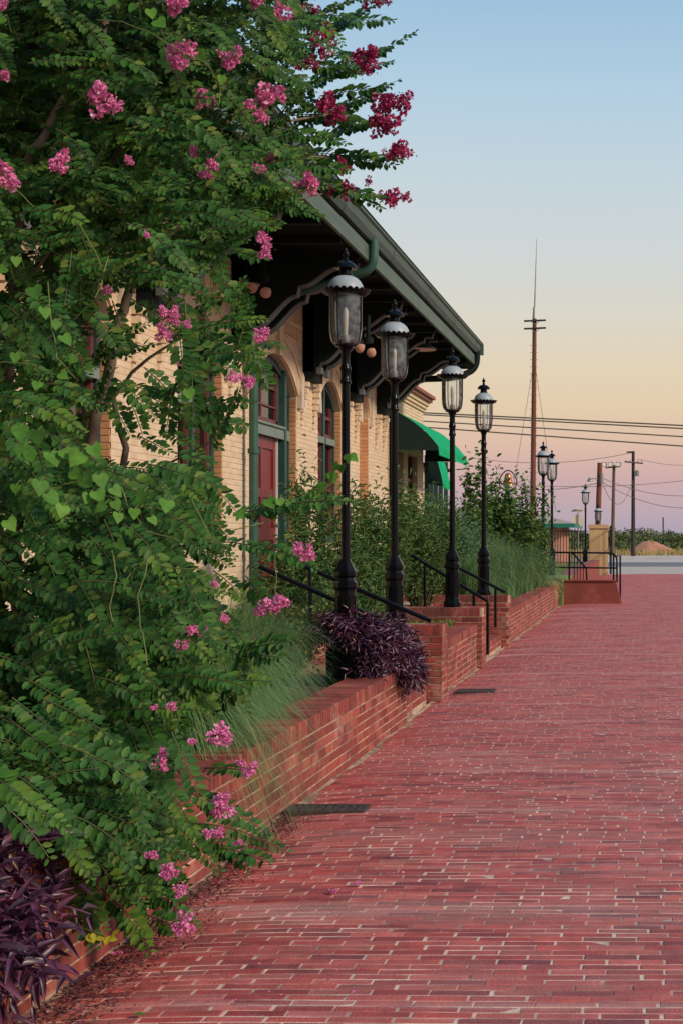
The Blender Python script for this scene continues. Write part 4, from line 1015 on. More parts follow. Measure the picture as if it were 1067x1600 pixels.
V, fs = blades(P0, rng.normal(0, .7, n), rng.uniform(.05, .2, n), rng.uniform(.15, .4, n), np.full(n, .012), rng.uniform(.2, .5, n), 5); np_mesh('blades', V, fs, 0, M['gold_grass'], t, kind='stuff')

# ------------------------------------------------------------------ shrubs
def shrub(name, c, rad, n, m, leaf, label, cat='shrub', group=None, nstem=14, tmpl=LANCE, droop=.3, top=1.0, hollow=.25, stem_m='twig', extra=None):
    """stems fanning up from the base carry the leaves; c = base point, rad = (rx, ry, height)"""
    t = thing(name, c, label, cat, group); sm = MB(); Ps = []; Ds = []
    c = Vector(c)
    n = int(n * 1.3); per = max(6, n // nstem)
    for k in range(nstem):
        a = rng.uniform(0, 6.283); f = math.sqrt(rng.uniform(.02, 1)); hh = rad[2] * rng.uniform(.55, 1.0) * (1 - .28 * f * f)
        b = c + Vector((rad[0] * .25 * f * math.cos(a), rad[1] * .25 * f * math.sin(a), 0)); e = c + Vector((rad[0] * f * math.cos(a), rad[1] * f * math.sin(a), hh))
        pts = []
        for i in range(7):
            s = i / 6; p = b.lerp(e, s); p += Vector((math.cos(a), math.sin(a), 0)) * (rad[0] * .10 * math.sin(s * 3.1)) + Vector((rng.normal(0, .012), rng.normal(0, .012), 0)) * rad[2]; pts.append(p)
        sm.tube(pts, [.012 * (1 - .8 * i / 6) for i in range(7)], 5)
        q = np.array([list(p) for p in pts])
        s = rng.uniform(hollow, 1.0, per) ** .8 * 6; i0 = np.clip(s.astype(int), 0, 5); fr_ = (s - i0)[:, None]
        base = q[i0] * (1 - fr_) + q[i0 + 1] * fr_
        sp_ = rng.normal(0, 1, (per, 3)) * np.array([rad[0], rad[1], rad[2] * .6]) * .13
        Ps.append(base + sp_); d = rng.normal(0, 1, (per, 3)); d[:, 2] = d[:, 2] * .5 + .35 - droop * 2 * rng.random(per); Ds.append(unit(d))
    Ps = np.concatenate(Ps); Ds = np.concatenate(Ds); k = len(Ps); Ps[:, 2] = np.maximum(Ps[:, 2], c.z + .02)
    Nn = rng.normal(0, .6, (k, 3)) + [0.2, -.3, 1]
    V, fs = scatter(tmpl, Ps, Ds, Nn, leaf[0] * rng.uniform(.6, 1.25, k), leaf[1] * rng.uniform(.7, 1.2, k))
    sm.build('stems', M[stem_m], t, smooth=True, kind='stuff'); np_mesh('foliage', V, fs, 0, M[m], t, kind='stuff')
    if extra:
        em, cnt, size = extra; idx = rng.integers(0, k, cnt)
        V, fs = scatter(PETAL, Ps[idx] + rng.normal(0, .03, (cnt, 3)), unit(rng.normal(size=(cnt, 3))), rng.normal(size=(cnt, 3)), size, size); np_mesh('flowers', V, fs, 0, M[em], t, kind='stuff')
    return t
def base(u, y, z): return ((u - UV) / F * y, y, z)
shrub('willowy_shrub', base(487, 15.4, .45), (.33, .45, 2.15), 1500, 'willow', (.105, .016), 'sparse willowy shrub in front of the wall just right of the red door', nstem=11, droop=.55)
shrub('willowy_shrub', base(446, 15.0, .45), (.40, .4, 1.35), 1500, 'willow', (.09, .016), 'bushy willowy shrub in front of the red door', nstem=14, droop=.45)
shrub('willowy_shrub', base(560, 17.0, .45), (.50, .5, 1.95), 2600, 'willow', (.10, .016), 'wispy green shrub filling the gap between the two nearest lamps', nstem=18, droop=.5)
shrub('willowy_shrub', base(596, 18.6, .5), (.40, .5, 2.2), 1700, 'willow', (.10, .016), 'tall thin shrub against the wall beside the second lamp', nstem=13, droop=.5)
shrub('willowy_shrub', base(538, 15.8, .45), (.55, .4, 1.25), 2600, 'willow', (.085, .016), 'dense low green shrub behind the nearest lamp', nstem=24, droop=.35)
shrub('yellow_flowering_bush', base(505, 13.6, .62), (.36, .28, .50), 1100, 'yellow_bush', (.05, .022), 'low bush with golden flowers behind the first handrail', nstem=16, tmpl=OVAL, extra=('gold', 90, .025))
shrub('yellow_flowering_bush', base(430, 11.6, .40), (.45, .4, .78), 1800, 'yellow_bush', (.05, .022), 'yellow green bush with golden flecks below the red door, behind the grasses', nstem=20, tmpl=OVAL, extra=('gold', 60, .022))
shrub('rounded_shrub', base(655, 19.6, .64), (.52, .6, 1.75), 5200, 'willow', (.085, .017), 'big rounded feathery shrub under the green awning', nstem=34, droop=.35)
shrub('rounded_shrub', base(700, 22.6, .5), (.62, .7, 1.72), 5600, 'bluish', (.075, .016), 'big blue green shrub between the third and fourth lamps', nstem=36, droop=.2, stem_m='twig')
shrub('rounded_shrub', base(742, 24.5, .5), (.5, .7, 1.35), 3600, 'bluish', (.07, .016), 'smaller blue green shrub behind the fourth lamp', nstem=26, droop=.2)
shrub('dark_leaved_shrub', base(752, 27.5, .5), (.42, .5, 2.85), 1300, 'dark_leaf', (.13, .06), 'tall dark leaved shrub with upright shoots left of the bell', nstem=9, tmpl=OVAL, droop=.2)
shrub('dark_leaved_shrub', base(795, 29.0, .5), (.75, .7, 2.62), 3900, 'dark_leaf', (.12, .055), 'broad dark leaved shrub around the bell', nstem=26, tmpl=OVAL, droop=.25)
shrub('dark_leaved_shrub', base(826, 30.5, .5), (.45, .5, 1.65), 900, 'dark_leaf', (.11, .05), 'loose dark shrub with twigs reaching toward the pair of lamps', nstem=13, tmpl=OVAL, droop=.2)
shrub('clipped_bush', base(866, 33.2, .0), (.20, .3, .75), 2200, 'box', (.035, .02), 'small rounded clipped bush against the low red wall', nstem=40, tmpl=OVAL, hollow=.0)

# ------------------------------------------------------------------ purple heart plants
pleaf = [leaf_mesh(LANCE, 'purple_leaf', M['purple'], 1.0, w) for w in (.24, .30)]
dleaf = leaf_mesh(LANCE, 'dried_leaf', M['dead_leaf'], 1.0, .26)
def purple(label, centres, nst, leaf, singles, loc, hang, slen=1.0):
    t = thing('purple_heart_plant', loc, label, 'plant', 'purple leaved plants'); sm = MB(); items = []
    for _ in range(nst):
        cx, cy, cz, rx, ry, rz = random.choice(centres)
        d = Vector((random.gauss(.25, .55), random.gauss(-.35, .5), random.gauss(.25, .4))).normalized()
        c = Vector((cx + random.uniform(-1, 1) * rx, cy + random.uniform(-1, 1) * ry, cz + random.uniform(-1, 1) * rz))
        L_ = random.uniform(.14, .30) * slen; pts = [c]; dd = d.copy(); m = 6
        for i in range(m):
            dd = (dd + Vector((0, 0, -.16 * hang))).normalized(); pts.append(pts[-1] + dd * L_ / m)
        sm.tube(pts, .0045, 5); sgn = random.choice((-1, 1))
        for i in range(1, m + 1):
            tdir = (pts[i] - pts[i - 1]).normalized(); sd = tdir.cross(Vector((0, -.4, 1))).normalized() * sgn; sgn = -sgn
            ld = (tdir * .75 + sd * .8 + Vector((random.gauss(0, .45), random.gauss(0, .45), random.gauss(.1, .45)))).normalized()
            items.append((pts[i], ld, Vector((random.gauss(.1, .4), random.gauss(-.5, .4), 1)), leaf * random.uniform(.65, 1.2)))
    sm.build('stems', M['purple'], t, smooth=True, kind='stuff')
    items.sort(key=lambda it: it[0].y - .6 * it[0].x)
    ins = [it for it in items if -20 < proj(it[0])[0] < 1067 and proj(it[0])[1] < 1600][:singles]; ids = set(id(i) for i in ins)
    for it in ins: place_leaf('leaf', random.choice(pleaf) if random.random() > .02 else dleaf, it[0], it[1], it[2], it[3], t)
    rest = [it for it in items if id(it) not in ids]
    V, fs = scatter(LANCE, np.array([list(i[0]) for i in rest]), np.array([list(i[1]) for i in rest]), np.array([list(i[2]) for i in rest]), np.array([i[3] for i in rest]), np.array([i[3] * .26 for i in rest]))
    np_mesh('leaves', V, fs, 0, M['purple'], t, kind='stuff')
purple('big purple leaved plant spilling over the wall in the bottom corner beneath the tree',
       [(-2.30, 4.85, .48, .12, .22, .10), (-2.22, 4.72, .38, .10, .22, .12), (-2.45, 4.9, .50, .2, .3, .10), (-2.14, 4.66, .32, .05, .20, .10)], 260, .092, 300, (-2.25, 4.85, .4), .5)
purple('purple leaved plant tumbling over the end of the long wall beside the steps',
       [(-2.40, 11.5, .80, .14, .2, .13), (-2.22, 11.7, .72, .14, .25, .17), (-2.24, 11.5, .66, .14, .2, .16), (-2.11, 11.95, .60, .07, .25, .17), (-2.06, 12.15, .46, .05, .2, .12), (-2.5, 11.4, .86, .1, .15, .08)], 980, .072, 300, (-2.4, 12, .42), .8, .5)

# ------------------------------------------------------------------ crape myrtle: stems, sprays of paired leaves, blossoms
tree = thing('crape_myrtle_tree', (-2.95, 6.9, .4), 'huge leafy crape myrtle full of pink blossom clusters filling the near planter', 'tree')
def inpoly(p, poly):
    x, y = p; c = False; j = len(poly) - 1
    for i in range(len(poly)):
        xi, yi = poly[i]; xj, yj = poly[j]
        if (yi > y) != (yj > y) and x < (xj - xi) * (y - yi) / (yj - yi) + xi: c = not c
        j = i
    return c
def ymid(u, v):
    """distance of the middle of the crown behind picture point (u, v)"""
    y = 6.1 + .9 * max(0, min(1, (900 - v) / 700)) + max(0, (u - 250) / 350) * 1.7 * max(0, min(1, (650 - v) / 300))
    if v > 1000: y -= .5 * min(1, (v - 1000) / 300)
    return y
def safe(p):
    """keep the leaves off the wall and out of the soil: near the ground they hang outside its face"""
    if p.z < .58 and p.x < -2.06: 
        y = -2.06 / ((p.x / p.y)); k = y / p.y
        return Vector((p.x * k, y, CH + (p.z - CH) * k))
    return p
def stem(pts, r0, r1, name='trunk', par=tree):
    q = [P(u, v, y) for u, v, y in pts]; o = []
    for i in range(len(q) - 1):
        for k in range(4):
            t = k / 4; o.append(q[i].lerp(q[i + 1], t) + Vector((rng.normal(0, .006), rng.normal(0, .006), 0)))
    o.append(q[-1]); n = len(o)
    return MB().tube(o, [.62 * (r0 + (r1 - r0) * i / (n - 1)) for i in range(n)], 10).build(name, M['bark'], par, smooth=True)
stem([(70, 1235, 6.9), (105, 900, 6.9), (150, 650, 7.0), (190, 500, 7.1), (205, 440, 7.1), (250, 360, 7.3), (330, 230, 7.6), (420, 100, 8.0)], .055, .018)
stem([(50, 1235, 6.9), (15, 800, 6.7), (15, 520, 6.6), (25, 370, 6.6), (45, 250, 6.6), (80, 190, 6.6), (160, 60, 6.7), (200, -80, 6.8)], .055, .025)
stem([(60, 1230, 7.0), (80, 800, 7.1), (62, 560, 7.0), (95, 400, 6.8), (150, 300, 6.9), (230, 160, 7.0), (300, 0, 7.1)], .045, .018)
stem([(78, 1230, 7.1), (190, 830, 7.2), (195, 700, 7.2), (170, 600, 7.2)], .04, .02)
stem([(40, 1235, 6.8), (-60, 800, 6.5), (-120, 400, 6.3), (-150, 0, 6.2)], .05, .025)
for b in ([(205, 450, 7.1), (245, 390, 7.0), (262, 368, 7.0), (330, 330, 7.1)], [(205, 440, 7.1), (240, 440, 7.3), (290, 400, 7.6), (400, 300, 8.2)], [(15, 500, 6.6), (50, 430, 6.4), (95, 375, 6.3)], [(45, 235, 6.6), (75, 226, 6.5), (110, 224, 6.4)], [(150, 650, 7.0), (230, 560, 7.0), (330, 500, 7.0)], [(80, 800, 7.1), (200, 760, 6.8), (330, 690, 6.6)], [(105, 900, 6.9), (230, 940, 6.5), (400, 1000, 6.4)], [(70, 1100, 6.9), (180, 1120, 6.3), (330, 1220, 6.2)], [(70, 1180, 6.8), (150, 1270, 5.9), (260, 1380, 5.8)], [(330, 230, 7.6), (450, 190, 8.1), (560, 170, 8.7)], [(330, 230, 7.6), (430, 240, 8.1), (560, 250, 8.6)], [(250, 360, 7.3), (380, 330, 7.8), (520, 300, 8.4)]):
    stem(b, .018, .006, 'branch')
DENSE = [(-260, -220), (470, -220), (500, 20), (520, 80), (500, 150), (470, 170), (500, 230), (490, 280), (440, 310), (440, 350), (380, 380), (350, 420), (300, 440), (265, 430), (215, 455), (180, 430), (150, 470), (150, 600), (120, 690), (60, 690), (150, 720), (260, 700), (330, 700), (355, 730), (365, 800), (375, 860), (365, 930), (365, 990), (360, 1040), (315, 1070), (275, 1120), (300, 1190), (330, 1250), (325, 1310), (290, 1360), (255, 1400), (205, 1420), (165, 1390), (120, 1330), (90, 1280), (30, 1250), (-260, 1250)]
HOLE = [(185, 500), (225, 470), (300, 450), (345, 470), (395, 560), (385, 690), (330, 680), (260, 690), (220, 690), (180, 640)]
SPARSE = [(120, 480), (180, 440), (300, 440), (390, 440), (400, 520), (370, 640), (380, 700), (250, 690), (150, 690)]
twigs = MB(); LP, LD, LN, LL = [], [], [], []; YP = []
def spray(p, d, L_, droop=.5, leaf=.044, young=False, step=.022, tip=None, wide=1.0):
    p = Vector(p); d = Vector(d).normalized(); n = max(4, int(L_ / step)); pts = [p.copy()]
    for i in range(n):
        d = (d + Vector((0, 0, -droop * .05)) + Vector((rng.normal(0, .02), rng.normal(0, .02), rng.normal(0, .02)))).normalized()
        p = p + d * (L_ / n); pts.append(safe(p.copy()))
    twigs.tube(pts[::3] + [pts[-1]], [.0035 * (1 - .6 * i / (len(pts[::3]))) for i in range(len(pts[::3]) + 1)], 4, cap=False)
    roll = rng.normal(0, .45)
    for i in range(1, len(pts)):
        t = (pts[i] - pts[i - 1]); 
        if t.length < 1e-5: continue
        t.normalize(); upv = Vector((.15 * roll, -.95 + .5 * roll, .9)).normalized(); sd = t.cross(upv).normalized(); upv = sd.cross(t)
        f = i / len(pts); sz = leaf * (.75 + .5 * math.sin(min(1, f * 1.15) * math.pi)) * (1 if f < .85 else .75)
        for s in (-1, 1):
            if rng.random() < .07: continue
            ld = sd * s * .9 * wide + t * (.24 + .5 * f * f) + Vector((rng.normal(0, .13), rng.normal(0, .13), rng.normal(-.10, .15)))
            (YP if (young and f > .55) else LP).append((tuple(pts[i] + sd * s * .003), tuple(ld), tuple(upv + sd * s * -.15 + Vector((rng.normal(0, .30), rng.normal(0, .30), 0))), sz * rng.uniform(.8, 1.15)))
    return pts
def rand_dir(u, v):
    if v < 330: a = R(rng.normal(-2, 30))
    elif v < 720: a = R(rng.normal(10, 45))
    else: a = R(rng.normal(20, 24))
    sx = 1 if (u > 40 or rng.random() < .5) else -1
    return Vector((math.cos(a) * sx, rng.uniform(-.75, .35), -math.sin(a)))
cnt = 0
while cnt < 3000:
    u, v = rng.uniform(-260, 530), rng.uniform(-220, 1430)
    if not inpoly((u, v), DENSE): continue
    ym = ymid(u, v); y = ym + (rng.triangular(-1.0, -.3, 1.5))
    p = safe(P(u, v, y)); L_ = rng.uniform(.22, .46)
    d = rand_dir(u, v); e = p + d.normalized() * L_
    eu, ev = proj(e)
    if not inpoly((eu, ev), DENSE) and rng.random() < .95: continue
    if any(inpoly((u + (eu - u) * f, v + (ev - v) * f), HOLE) for f in (0, .3, .6, 1)) and rng.random() < .93: continue
    spray(p, d, L_, rng.uniform(.3, 1.1), rng.uniform(.034, .046), rng.random() < .16); cnt += 1
cnt = 0
while cnt < 30:
    u, v = rng.uniform(100, 270 if rng.random() < .6 else 400), rng.uniform(430, 700)
    if not inpoly((u, v), SPARSE): continue
    spray(P(u, v, rng.uniform(6.2, 7.4)), rand_dir(u, v), rng.uniform(.18, .34), .5, .045); cnt += 1
def px_spray(u0, v0, u1, v1, y, **k):
    a, b = P(u0, v0, y), P(u1, v1, y - k.pop('dy', .15)); return spray(a, b - a, (b - a).length, **k)
for s in ((440, 170, 624, 12, 8.6), (455, 200, 602, 95, 8.7), (470, 205, 590, 130, 8.7), (430, 110, 560, 20, 8.5), (410, 60, 545, -10, 8.4), (470, 60, 592, 4, 8.5), (450, 235, 622, 238, 8.5), (460, 180, 590, 165, 8.6), (470, 270, 605, 312, 8.4), (440, 250, 545, 262, 8.3), (480, 130, 610, 85, 8.8), (420, 140, 580, 170, 8.7),
          (480, 215, 600, 190, 8.8), (470, 40, 615, 30, 8.7), (490, 120, 600, 60, 8.6), (520, 200, 625, 190, 8.6), (500, 150, 610, 130, 8.5), (430, 200, 540, 215, 8.3), (450, 90, 560, 105, 8.4), (520, 290, 600, 300, 8.3), (390, 150, 520, 120, 8.2), (500, 250, 615, 246, 8.55), (400, 30, 530, -40, 8.3), (500, 90, 585, 80, 8.7), (380, 300, 500, 330, 8.0), (380, 340, 470, 300, 7.9), (320, 380, 415, 395, 7.6)):
    px_spray(*s, droop=.15, leaf=.066, step=.027, wide=.85)
for s in ((310, 515, 412, 475, 6.4), (315, 520, 395, 548, 6.4), (300, 560, 415, 522, 6.3), (290, 640, 395, 600, 6.2), (330, 700, 368, 592, 6.1), (175, 600, 270, 605, 6.6), (255, 620, 335, 560, 6.5), (180, 590, 255, 640, 6.5), (290, 470, 295, 680, 6.2), (275, 480, 300, 600, 6.2), (300, 560, 345, 690, 6.2), (330, 420, 400, 470, 6.8),
          (380, 850, 500, 862, 6.0), (370, 800, 470, 790, 6.0), (390, 800, 545, 745, 5.9), (385, 900, 425, 948, 6.1), (370, 1020, 455, 985, 5.9), (360, 1030, 440, 1010, 5.9), (330, 1110, 390, 1060, 6.0), (330, 1150, 352, 1150, 6.0), (320, 1200, 395, 1195, 6.1), (310, 1240, 355, 1265, 6.1), (300, 1290, 395, 1345, 6.05), (340, 1325, 425, 1328, 6.0), (270, 1330, 345, 1305, 6.0), (200, 1370, 290, 1358, 5.7), (190, 1400, 285, 1395, 5.6), (170, 1400, 260, 1465, 5.45), (150, 1380, 230, 1450, 5.4), (110, 1370, 150, 1480, 5.15), (95, 1350, 170, 1440, 5.2), (230, 1430, 285, 1445, 5.7), (60, 1255, 150, 1330, 5.0), (20, 1220, 130, 1290, 5.0), (100, 1290, 215, 1390, 5.1), (60, 1180, 190, 1280, 5.1), (40, 1060, 160, 1120, 5.1), (20, 1090, 150, 1190, 5.0), (90, 1200, 225, 1235, 5.2), (170, 1110, 310, 1090, 5.4), (40, 1040, 190, 950, 5.2), (20, 1010, 120, 950, 5.1), (190, 980, 330, 900, 5.4), (230, 1060, 400, 1030, 5.5), (250, 1085, 420, 1010, 5.6)):
    px_spray(*s, droop=.35, leaf=.046, young=rng.random() < .4)
twigs.build('twigs', M['twig'], tree, kind='stuff')
print('leaves', len(LP), len(YP))
lf = leaf_mesh(OVAL, 'leaf', M['leaf'], 1.0, .57)
vis = [i for i, it in enumerate(LP) if 0 < proj(it[0])[0] < 1067 and 0 < proj(it[0])[1] < 1600]
vis.sort(key=lambda i: LP[i][0][1] / LP[i][3]); vis = set(vis[:300])
for i in vis:
    p, d, nn, s = LP[i]; place_leaf('leaf', lf, p, d, nn, s, tree)
def leafstuff(items, m, name, w=.57):
    a = [np.array([it[k] for it in items]) for k in range(4)]
    V, fs = scatter(OVAL, a[0], a[1], a[2], a[3], a[3] * w); np_mesh(name, V, fs, 0, M[m], tree, kind='stuff')
leafstuff([it for i, it in enumerate(LP) if i not in vis], 'leaf', 'foliage')
leafstuff(YP, 'leaf_young', 'young_foliage')

def blossom_mesh(m, seed, n=170):
    g = np.random.default_rng(seed); parts = []
    c = g.normal(0, 1, (9, 3)) * np.array([.52, .4, .42]); 
    k = g.integers(0, 9, n); d = unit(g.normal(size=(n, 3))); p = c[k] + d * g.uniform(.12, .36, (n, 1))
    V, fs = scatter(PETAL, p, unit(d + g.normal(0, .6, (n, 3))), g.normal(size=(n, 3)), g.uniform(.24, .42, n), g.uniform(.28, .48, n))
    me = bpy.data.meshes.new('blossom'); me.from_pydata([tuple(q) for q in V], [], [tuple(int(i) for i in r) for f in fs for r in f]); me.materials.append(M[m]); me.update(); return me
def bud_mesh(seed):
    g = np.random.default_rng(seed); mb = MB()
    for _ in range(16):
        c = g.normal(0, .6, 3); mb.lathe([(.0, -.1), (.08, -.03), (.08, .04), (.0, .1)], c, 6, cap=False)
    me = bpy.data.meshes.new('buds'); me.from_pydata(mb.v, [], mb.f); me.materials.append(M['bud']); me.polygons.foreach_set('use_smooth', [True] * len(me.polygons)); me.update(); return me
PK = [blossom_mesh('pink', 100 + i) for i in range(7)]; MG = [blossom_mesh('magenta', 200 + i) for i in range(6)]; BD = [bud_mesh(i) for i in range(4)]
def blossom(u, v, r, y, pool):
    p = safe(P(u, v, y)); s = r * y / F / .95
    o = bpy.data.objects.new('blossom', random.choice(pool)); COL.objects.link(o); o.parent = tree; o.location = p - wloc(tree)
    o.scale = (s, s, s * random.uniform(.85, 1.1)); o.rotation_euler = (random.uniform(-.5, .5), random.uniform(-.5, .5), random.uniform(0, 6.28))
    b = bpy.data.objects.new('buds', random.choice(BD)); COL.objects.link(b); b['kind'] = 'stuff'; b.parent = tree; b.location = p - wloc(tree) + Vector((0, .01, -.2 * s)); b.scale = (s, s, s); b.rotation_euler = (0, 0, random.uniform(0, 6))
yf = lambda u, v: ymid(u, v) - .95
for u, v, r in ((285, 72, 18), (280, 100, 15), (363, 88, 17), (272, 8, 18), (322, 153, 14), (166, 155, 21), (148, 150, 12), (180, 162, 10), (415, 155, 20), (432, 145, 14), (408, 180, 14), (388, 165, 9), (97, 245, 13), (92, 265, 12), (8, 268, 14), (12, 288, 12), (8, 117, 9), (304, 235, 9), (331, 249, 13), (320, 274, 9), (404, 262, 11), (432, 248, 12), (203, 249, 7), (478, 285, 18), (490, 292, 10), (410, 375, 12), (416, 392, 11), (402, 5, 10), (440, 20, 12), (4, 5, 8),
                (262, 490, 13), (258, 522, 12), (275, 500, 9), (253, 510, 8), (372, 590, 9), (388, 598, 12), (410, 521, 11), (294, 508, 7), (170, 455, 9), (230, 365, 6)):
    blossom(u, v, r * .92, yf(u, v) if v < 430 else 6.1, PK)
for u, v, r in ((478, 858, 14), (424, 945, 15), (408, 950, 10), (305, 988, 12), (285, 1008, 9), (337, 910, 6), (268, 1103, 7), (240, 1107, 6), (299, 1160, 7), (348, 1150, 16), (255, 1180, 10), (252, 1196, 10), (378, 1192, 9), (393, 1200, 11), (349, 1260, 17), (332, 1305, 12), (372, 1318, 6), (237, 1338, 8), (266, 1358, 12), (282, 1392, 10), (292, 1440, 14), (350, 968, 7)):
    blossom(u, v, r, min(ymid(u, v) - .7, 6.0 if v < 1300 else 5.85), PK)
for u, v, r in ((608, 165, 26), (590, 190, 19), (630, 155, 15), (605, 200, 13), (628, 237, 18), (610, 240, 12), (612, 312, 15), (634, 308, 9), (600, 308, 10), (535, 262, 14), (545, 298, 14), (575, 95, 16), (582, 80, 12), (572, 108, 12), (515, 55, 15), (490, 65, 16), (505, 80, 12), (465, 95, 14), (485, 98, 12), (580, 2, 14), (600, -2, 12), (512, 170, 20), (530, 178, 13), (495, 20, 10), (460, 30, 10), (518, 300, 9), (575, 283, 7), (470, 12, 10), (555, 90, 10)):
    blossom(u, v, r * .82, 8.3, MG)
# heart leaved vine climbing through the tree: every big leaf by itself
vine = thing('heart_leaf_vine', (-2.7, 6.0, .4), 'pale green vine with large heart shaped leaves climbing through the crape myrtle', 'vine')
hm = leaf_mesh(HEART, 'heart_leaf', M['heart'], 1.0, 1.02)
hz = [(75, 660, 75), (140, 675, 80), (90, 735, 85), (190, 760, 85), (345, 730, 75), (300, 755, 75), (270, 820, 70), (310, 840, 70), (370, 835, 65), (360, 895, 65), (535, 900, 75), (425, 930, 60), (390, 945, 70), (620, 935, 80), (440, 975, 60), (235, 955, 80), (125, 140, 65), (165, 215, 60), (235, 315, 55), (280, 390, 45), (60, 25, 55), (210, 260, 45), (700, 515, 50), (635, 350, 50), (885, 965, 50), (995, 920, 55), (1035, 920, 55), (150, 860, 70), (60, 870, 60), (330, 900, 50), (500, 960, 60), (560, 990, 60), (180, 905, 70), (30, 1000, 60), (480, 1030, 50), (765, 410, 45), (20, 60, 50), (110, 745, 60), (240, 740, 60), (420, 880, 60), (30, 650, 60)]
HP = [(u / 2.371, 400 + v / 2.371, s / 2.371) for u, v, s in hz] + [(175, 6, 28), (212, 17, 28), (236, 25, 28), (246, 41, 26), (315, 87, 18), (348, 126, 18), (5, 35, 24), (184, 854, 22), (150, 880, 18), (198, 912, 18), (455, 792, 22), (230, 640, 20), (60, 605, 22), (25, 560, 20), (95, 590, 20)]
VP_ = []
for u, v, s in HP:
    y = min(ymid(u, v) - 1.12, 5.9) if v > 430 else ymid(u, v) - 1.2
    if u > 400: y = 5.85
    p = P(u, v - s * .35, y); L_ = s * y / F * 1.0
    place_leaf('heart_leaf', hm, p, (random.gauss(.2, .6), random.gauss(-.25, .25), -1), (random.gauss(.2, .5), -1, random.gauss(.6, .5)), L_ * random.uniform(.6, .9), vine); VP_.append(p)
vs_ = MB()
for p in VP_: vs_.tube([p, p + Vector((.004, .03, .02)), p + Vector((-.02, .12, -.02))], .0016, 4)
vs_.build('leaf_stalks', M['vine'], vine, kind='stuff')
for pts in ([(232, 858), (228, 890), (217, 930), (220, 975), (228, 1010), (232, 1050)], [(150, 30), (190, 34), (230, 48), (280, 78), (325, 100), (345, 140), (340, 180)], [(240, 880), (285, 890), (330, 885)], [(30, 780), (70, 765), (110, 755), (150, 745)], [(75, 440), (80, 500), (90, 560), (130, 600)], [(120, 345), (145, 385), (165, 425)], [(0, 565), (40, 568), (60, 572)], [(190, 760), (200, 790), (230, 830), (300, 850)], [(360, 830), (430, 812), (500, 770), (540, 735)], [(430, 870), (432, 900), (430, 940)], [(300, 780), (330, 840), (370, 860)], [(176, 860), (182, 900), (172, 950), (178, 980)], [(170, 400), (158, 450), (145, 470)], [(0, 290), (30, 300), (60, 330)]):
    q = []
    for i in range(len(pts) - 1):
        for k in range(4):
            f = k / 4; uu = pts[i][0] + (pts[i + 1][0] - pts[i][0]) * f; v_ = pts[i][1] + (pts[i + 1][1] - pts[i][1]) * f
            y = (min(ymid(uu, v_) - 1.08, 5.9) if v_ > 430 else ymid(uu, v_) - 1.15) if uu < 400 else 5.85
            q.append(P(uu, v_, y) + Vector((rng.normal(0, .0015), rng.normal(0, .004), rng.normal(0, .0015))))
    MB().tube(q, .0022, 6).build('vine_stem', M['vine'], vine, smooth=True)
for k in range(12):        # leaves and tip of the long shoot reaching past the door
    f = k / 11; p = P(470 + 78 * f, 792 - 80 * f, 5.85)
    place_leaf('shoot_leaf', hm, p, (random.gauss(.5, .4), random.gauss(-.2, .2), (-.8 if k % 2 else .7)), (random.gauss(0, .3), -1, .4), .040, vine)
# yellowed sprig at the foot of the wall
t = thing('yellow_sprig', P(150, 1465, 5.05), 'small sprig with bright yellow leaves hanging at the foot of the wall', 'sprig')
for k in range(11):
    p = P(128 + 5 * k + random.uniform(-4, 4), 1462 + random.uniform(-7, 9), 5.02)
    place_leaf('leaf', hm if False else leaf_mesh(OVAL, 'yellow_leaf', M['yellow_leaf'], 1.0, .6), p, (random.gauss(.6, .5), random.gauss(0, .3), random.gauss(-.1, .5)), (random.gauss(0, .3), -.8, .7), .038, t)
MB().tube([P(110, 1425, 5.05), P(128, 1450, 5.04), P(165, 1462, 5.02)], .003, 5).build('stalk', M['vine'], t)

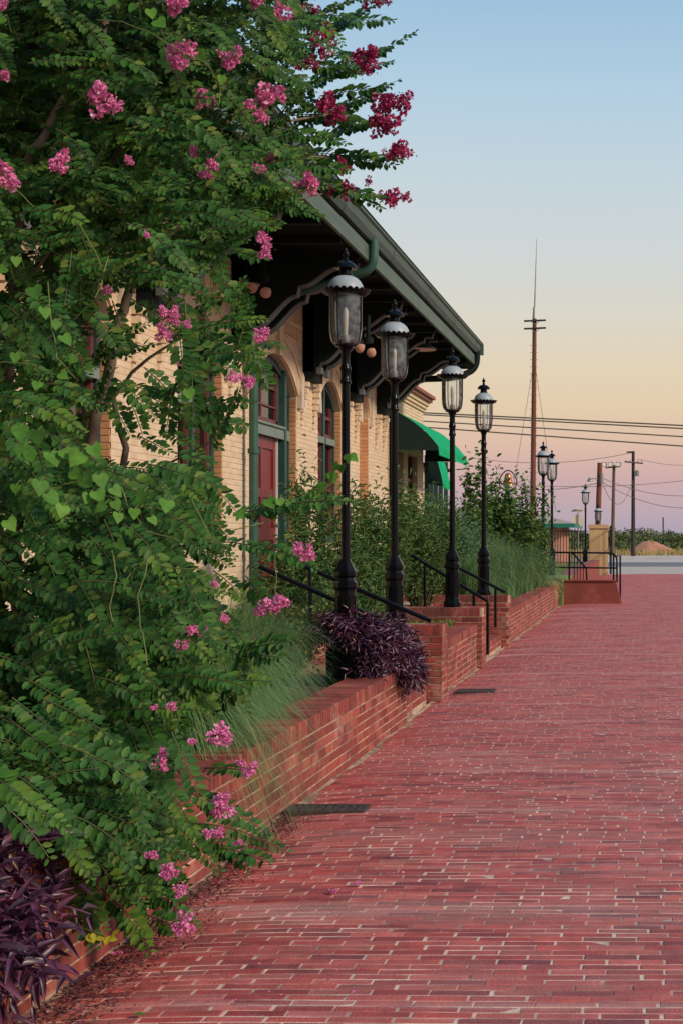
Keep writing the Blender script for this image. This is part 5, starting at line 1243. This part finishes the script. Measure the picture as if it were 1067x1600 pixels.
# ------------------------------------------------------------------ petals, grit and fallen leaves on the street
n = 5200
yy = 3.4 + 5.0 * rng.random(n) ** 1.2; xx = XF + .02 + np.abs(rng.normal(0, .13, n)) * np.clip(1.25 - (yy - 3.4) * .13, .25, 1)
zz = np.array([street_z(a, b) for a, b in zip(xx, yy)]) + .006 + .010 * rng.random(n)
V, fs = scatter(PETAL, np.stack([xx, yy, zz], 1), unit(rng.normal(size=(n, 3)) * [1, 1, .25]), rng.normal(size=(n, 3)) * .5 + [0, 0, 1], rng.uniform(.007, .017, n), rng.uniform(.006, .014, n))
o = np_mesh('fallen_petals', V, fs, 0, M['debris'], street, kind='stuff')
n = 60
u_ = rng.uniform(250, 640, n); v_ = rng.uniform(1330, 1580, n); yp = CH * F / (v_ - VV)
V, fs = scatter(PETAL, np.stack([(u_ - UV) / F * yp, yp, np.full(n, .012)], 1), unit(rng.normal(size=(n, 3)) * [1, 1, .2]), rng.normal(size=(n, 3)) * .4 + [0, 0, 1], rng.uniform(.006, .016, n), rng.uniform(.006, .014, n))
np_mesh('scattered_petals', V, fs, 0, M['pink'], street, kind='stuff')
def fallen(u, v, m, L_, w, label, name='fallen_leaf', cat='leaf', tm=OVAL):
    y = CH * F / (v - VV); x = (u - UV) / F * y
    t = thing(name, (x, y, street_z(x, y) + .012), label, cat)
    place_leaf('blade', leaf_mesh(tm, 'fallen', M[m], 1.0, w), (x, y, street_z(x, y) + .014), (1, random.uniform(-.5, .5), .05), (.1, -.15, 1), L_, t)
fallen(208, 1588, 'leaf_young', .045, .5, 'single green leaf lying on the bricks at the bottom edge')
fallen(213, 1511, 'dead_leaf', .03, .5, 'tiny yellowish leaf lying on the bricks below the blossoms')
fallen(50, 1525, 'dead_leaf', .085, .24, 'curled dry tan leaf beneath the purple plant at the wall', tm=LANCE)
for (u, v, lab) in ((184, 1482, 'pink blossom fallen on the grit beside the yellow sprig'), (556, 1384, 'pink blossom fallen on the open brick street, farther one'), (521, 1396, 'pink blossom fallen on the open brick street, nearer one')):
    y = CH * F / (v - VV); x = (u - UV) / F * y; t = thing('fallen_blossom', (x, y, .01), lab, 'blossom')
    o = bpy.data.objects.new('petals', random.choice(PK)); COL.objects.link(o); o.parent = t; o.location = (0, 0, .008 + street_z(x, y)); o.scale = (.02, .02, .008)
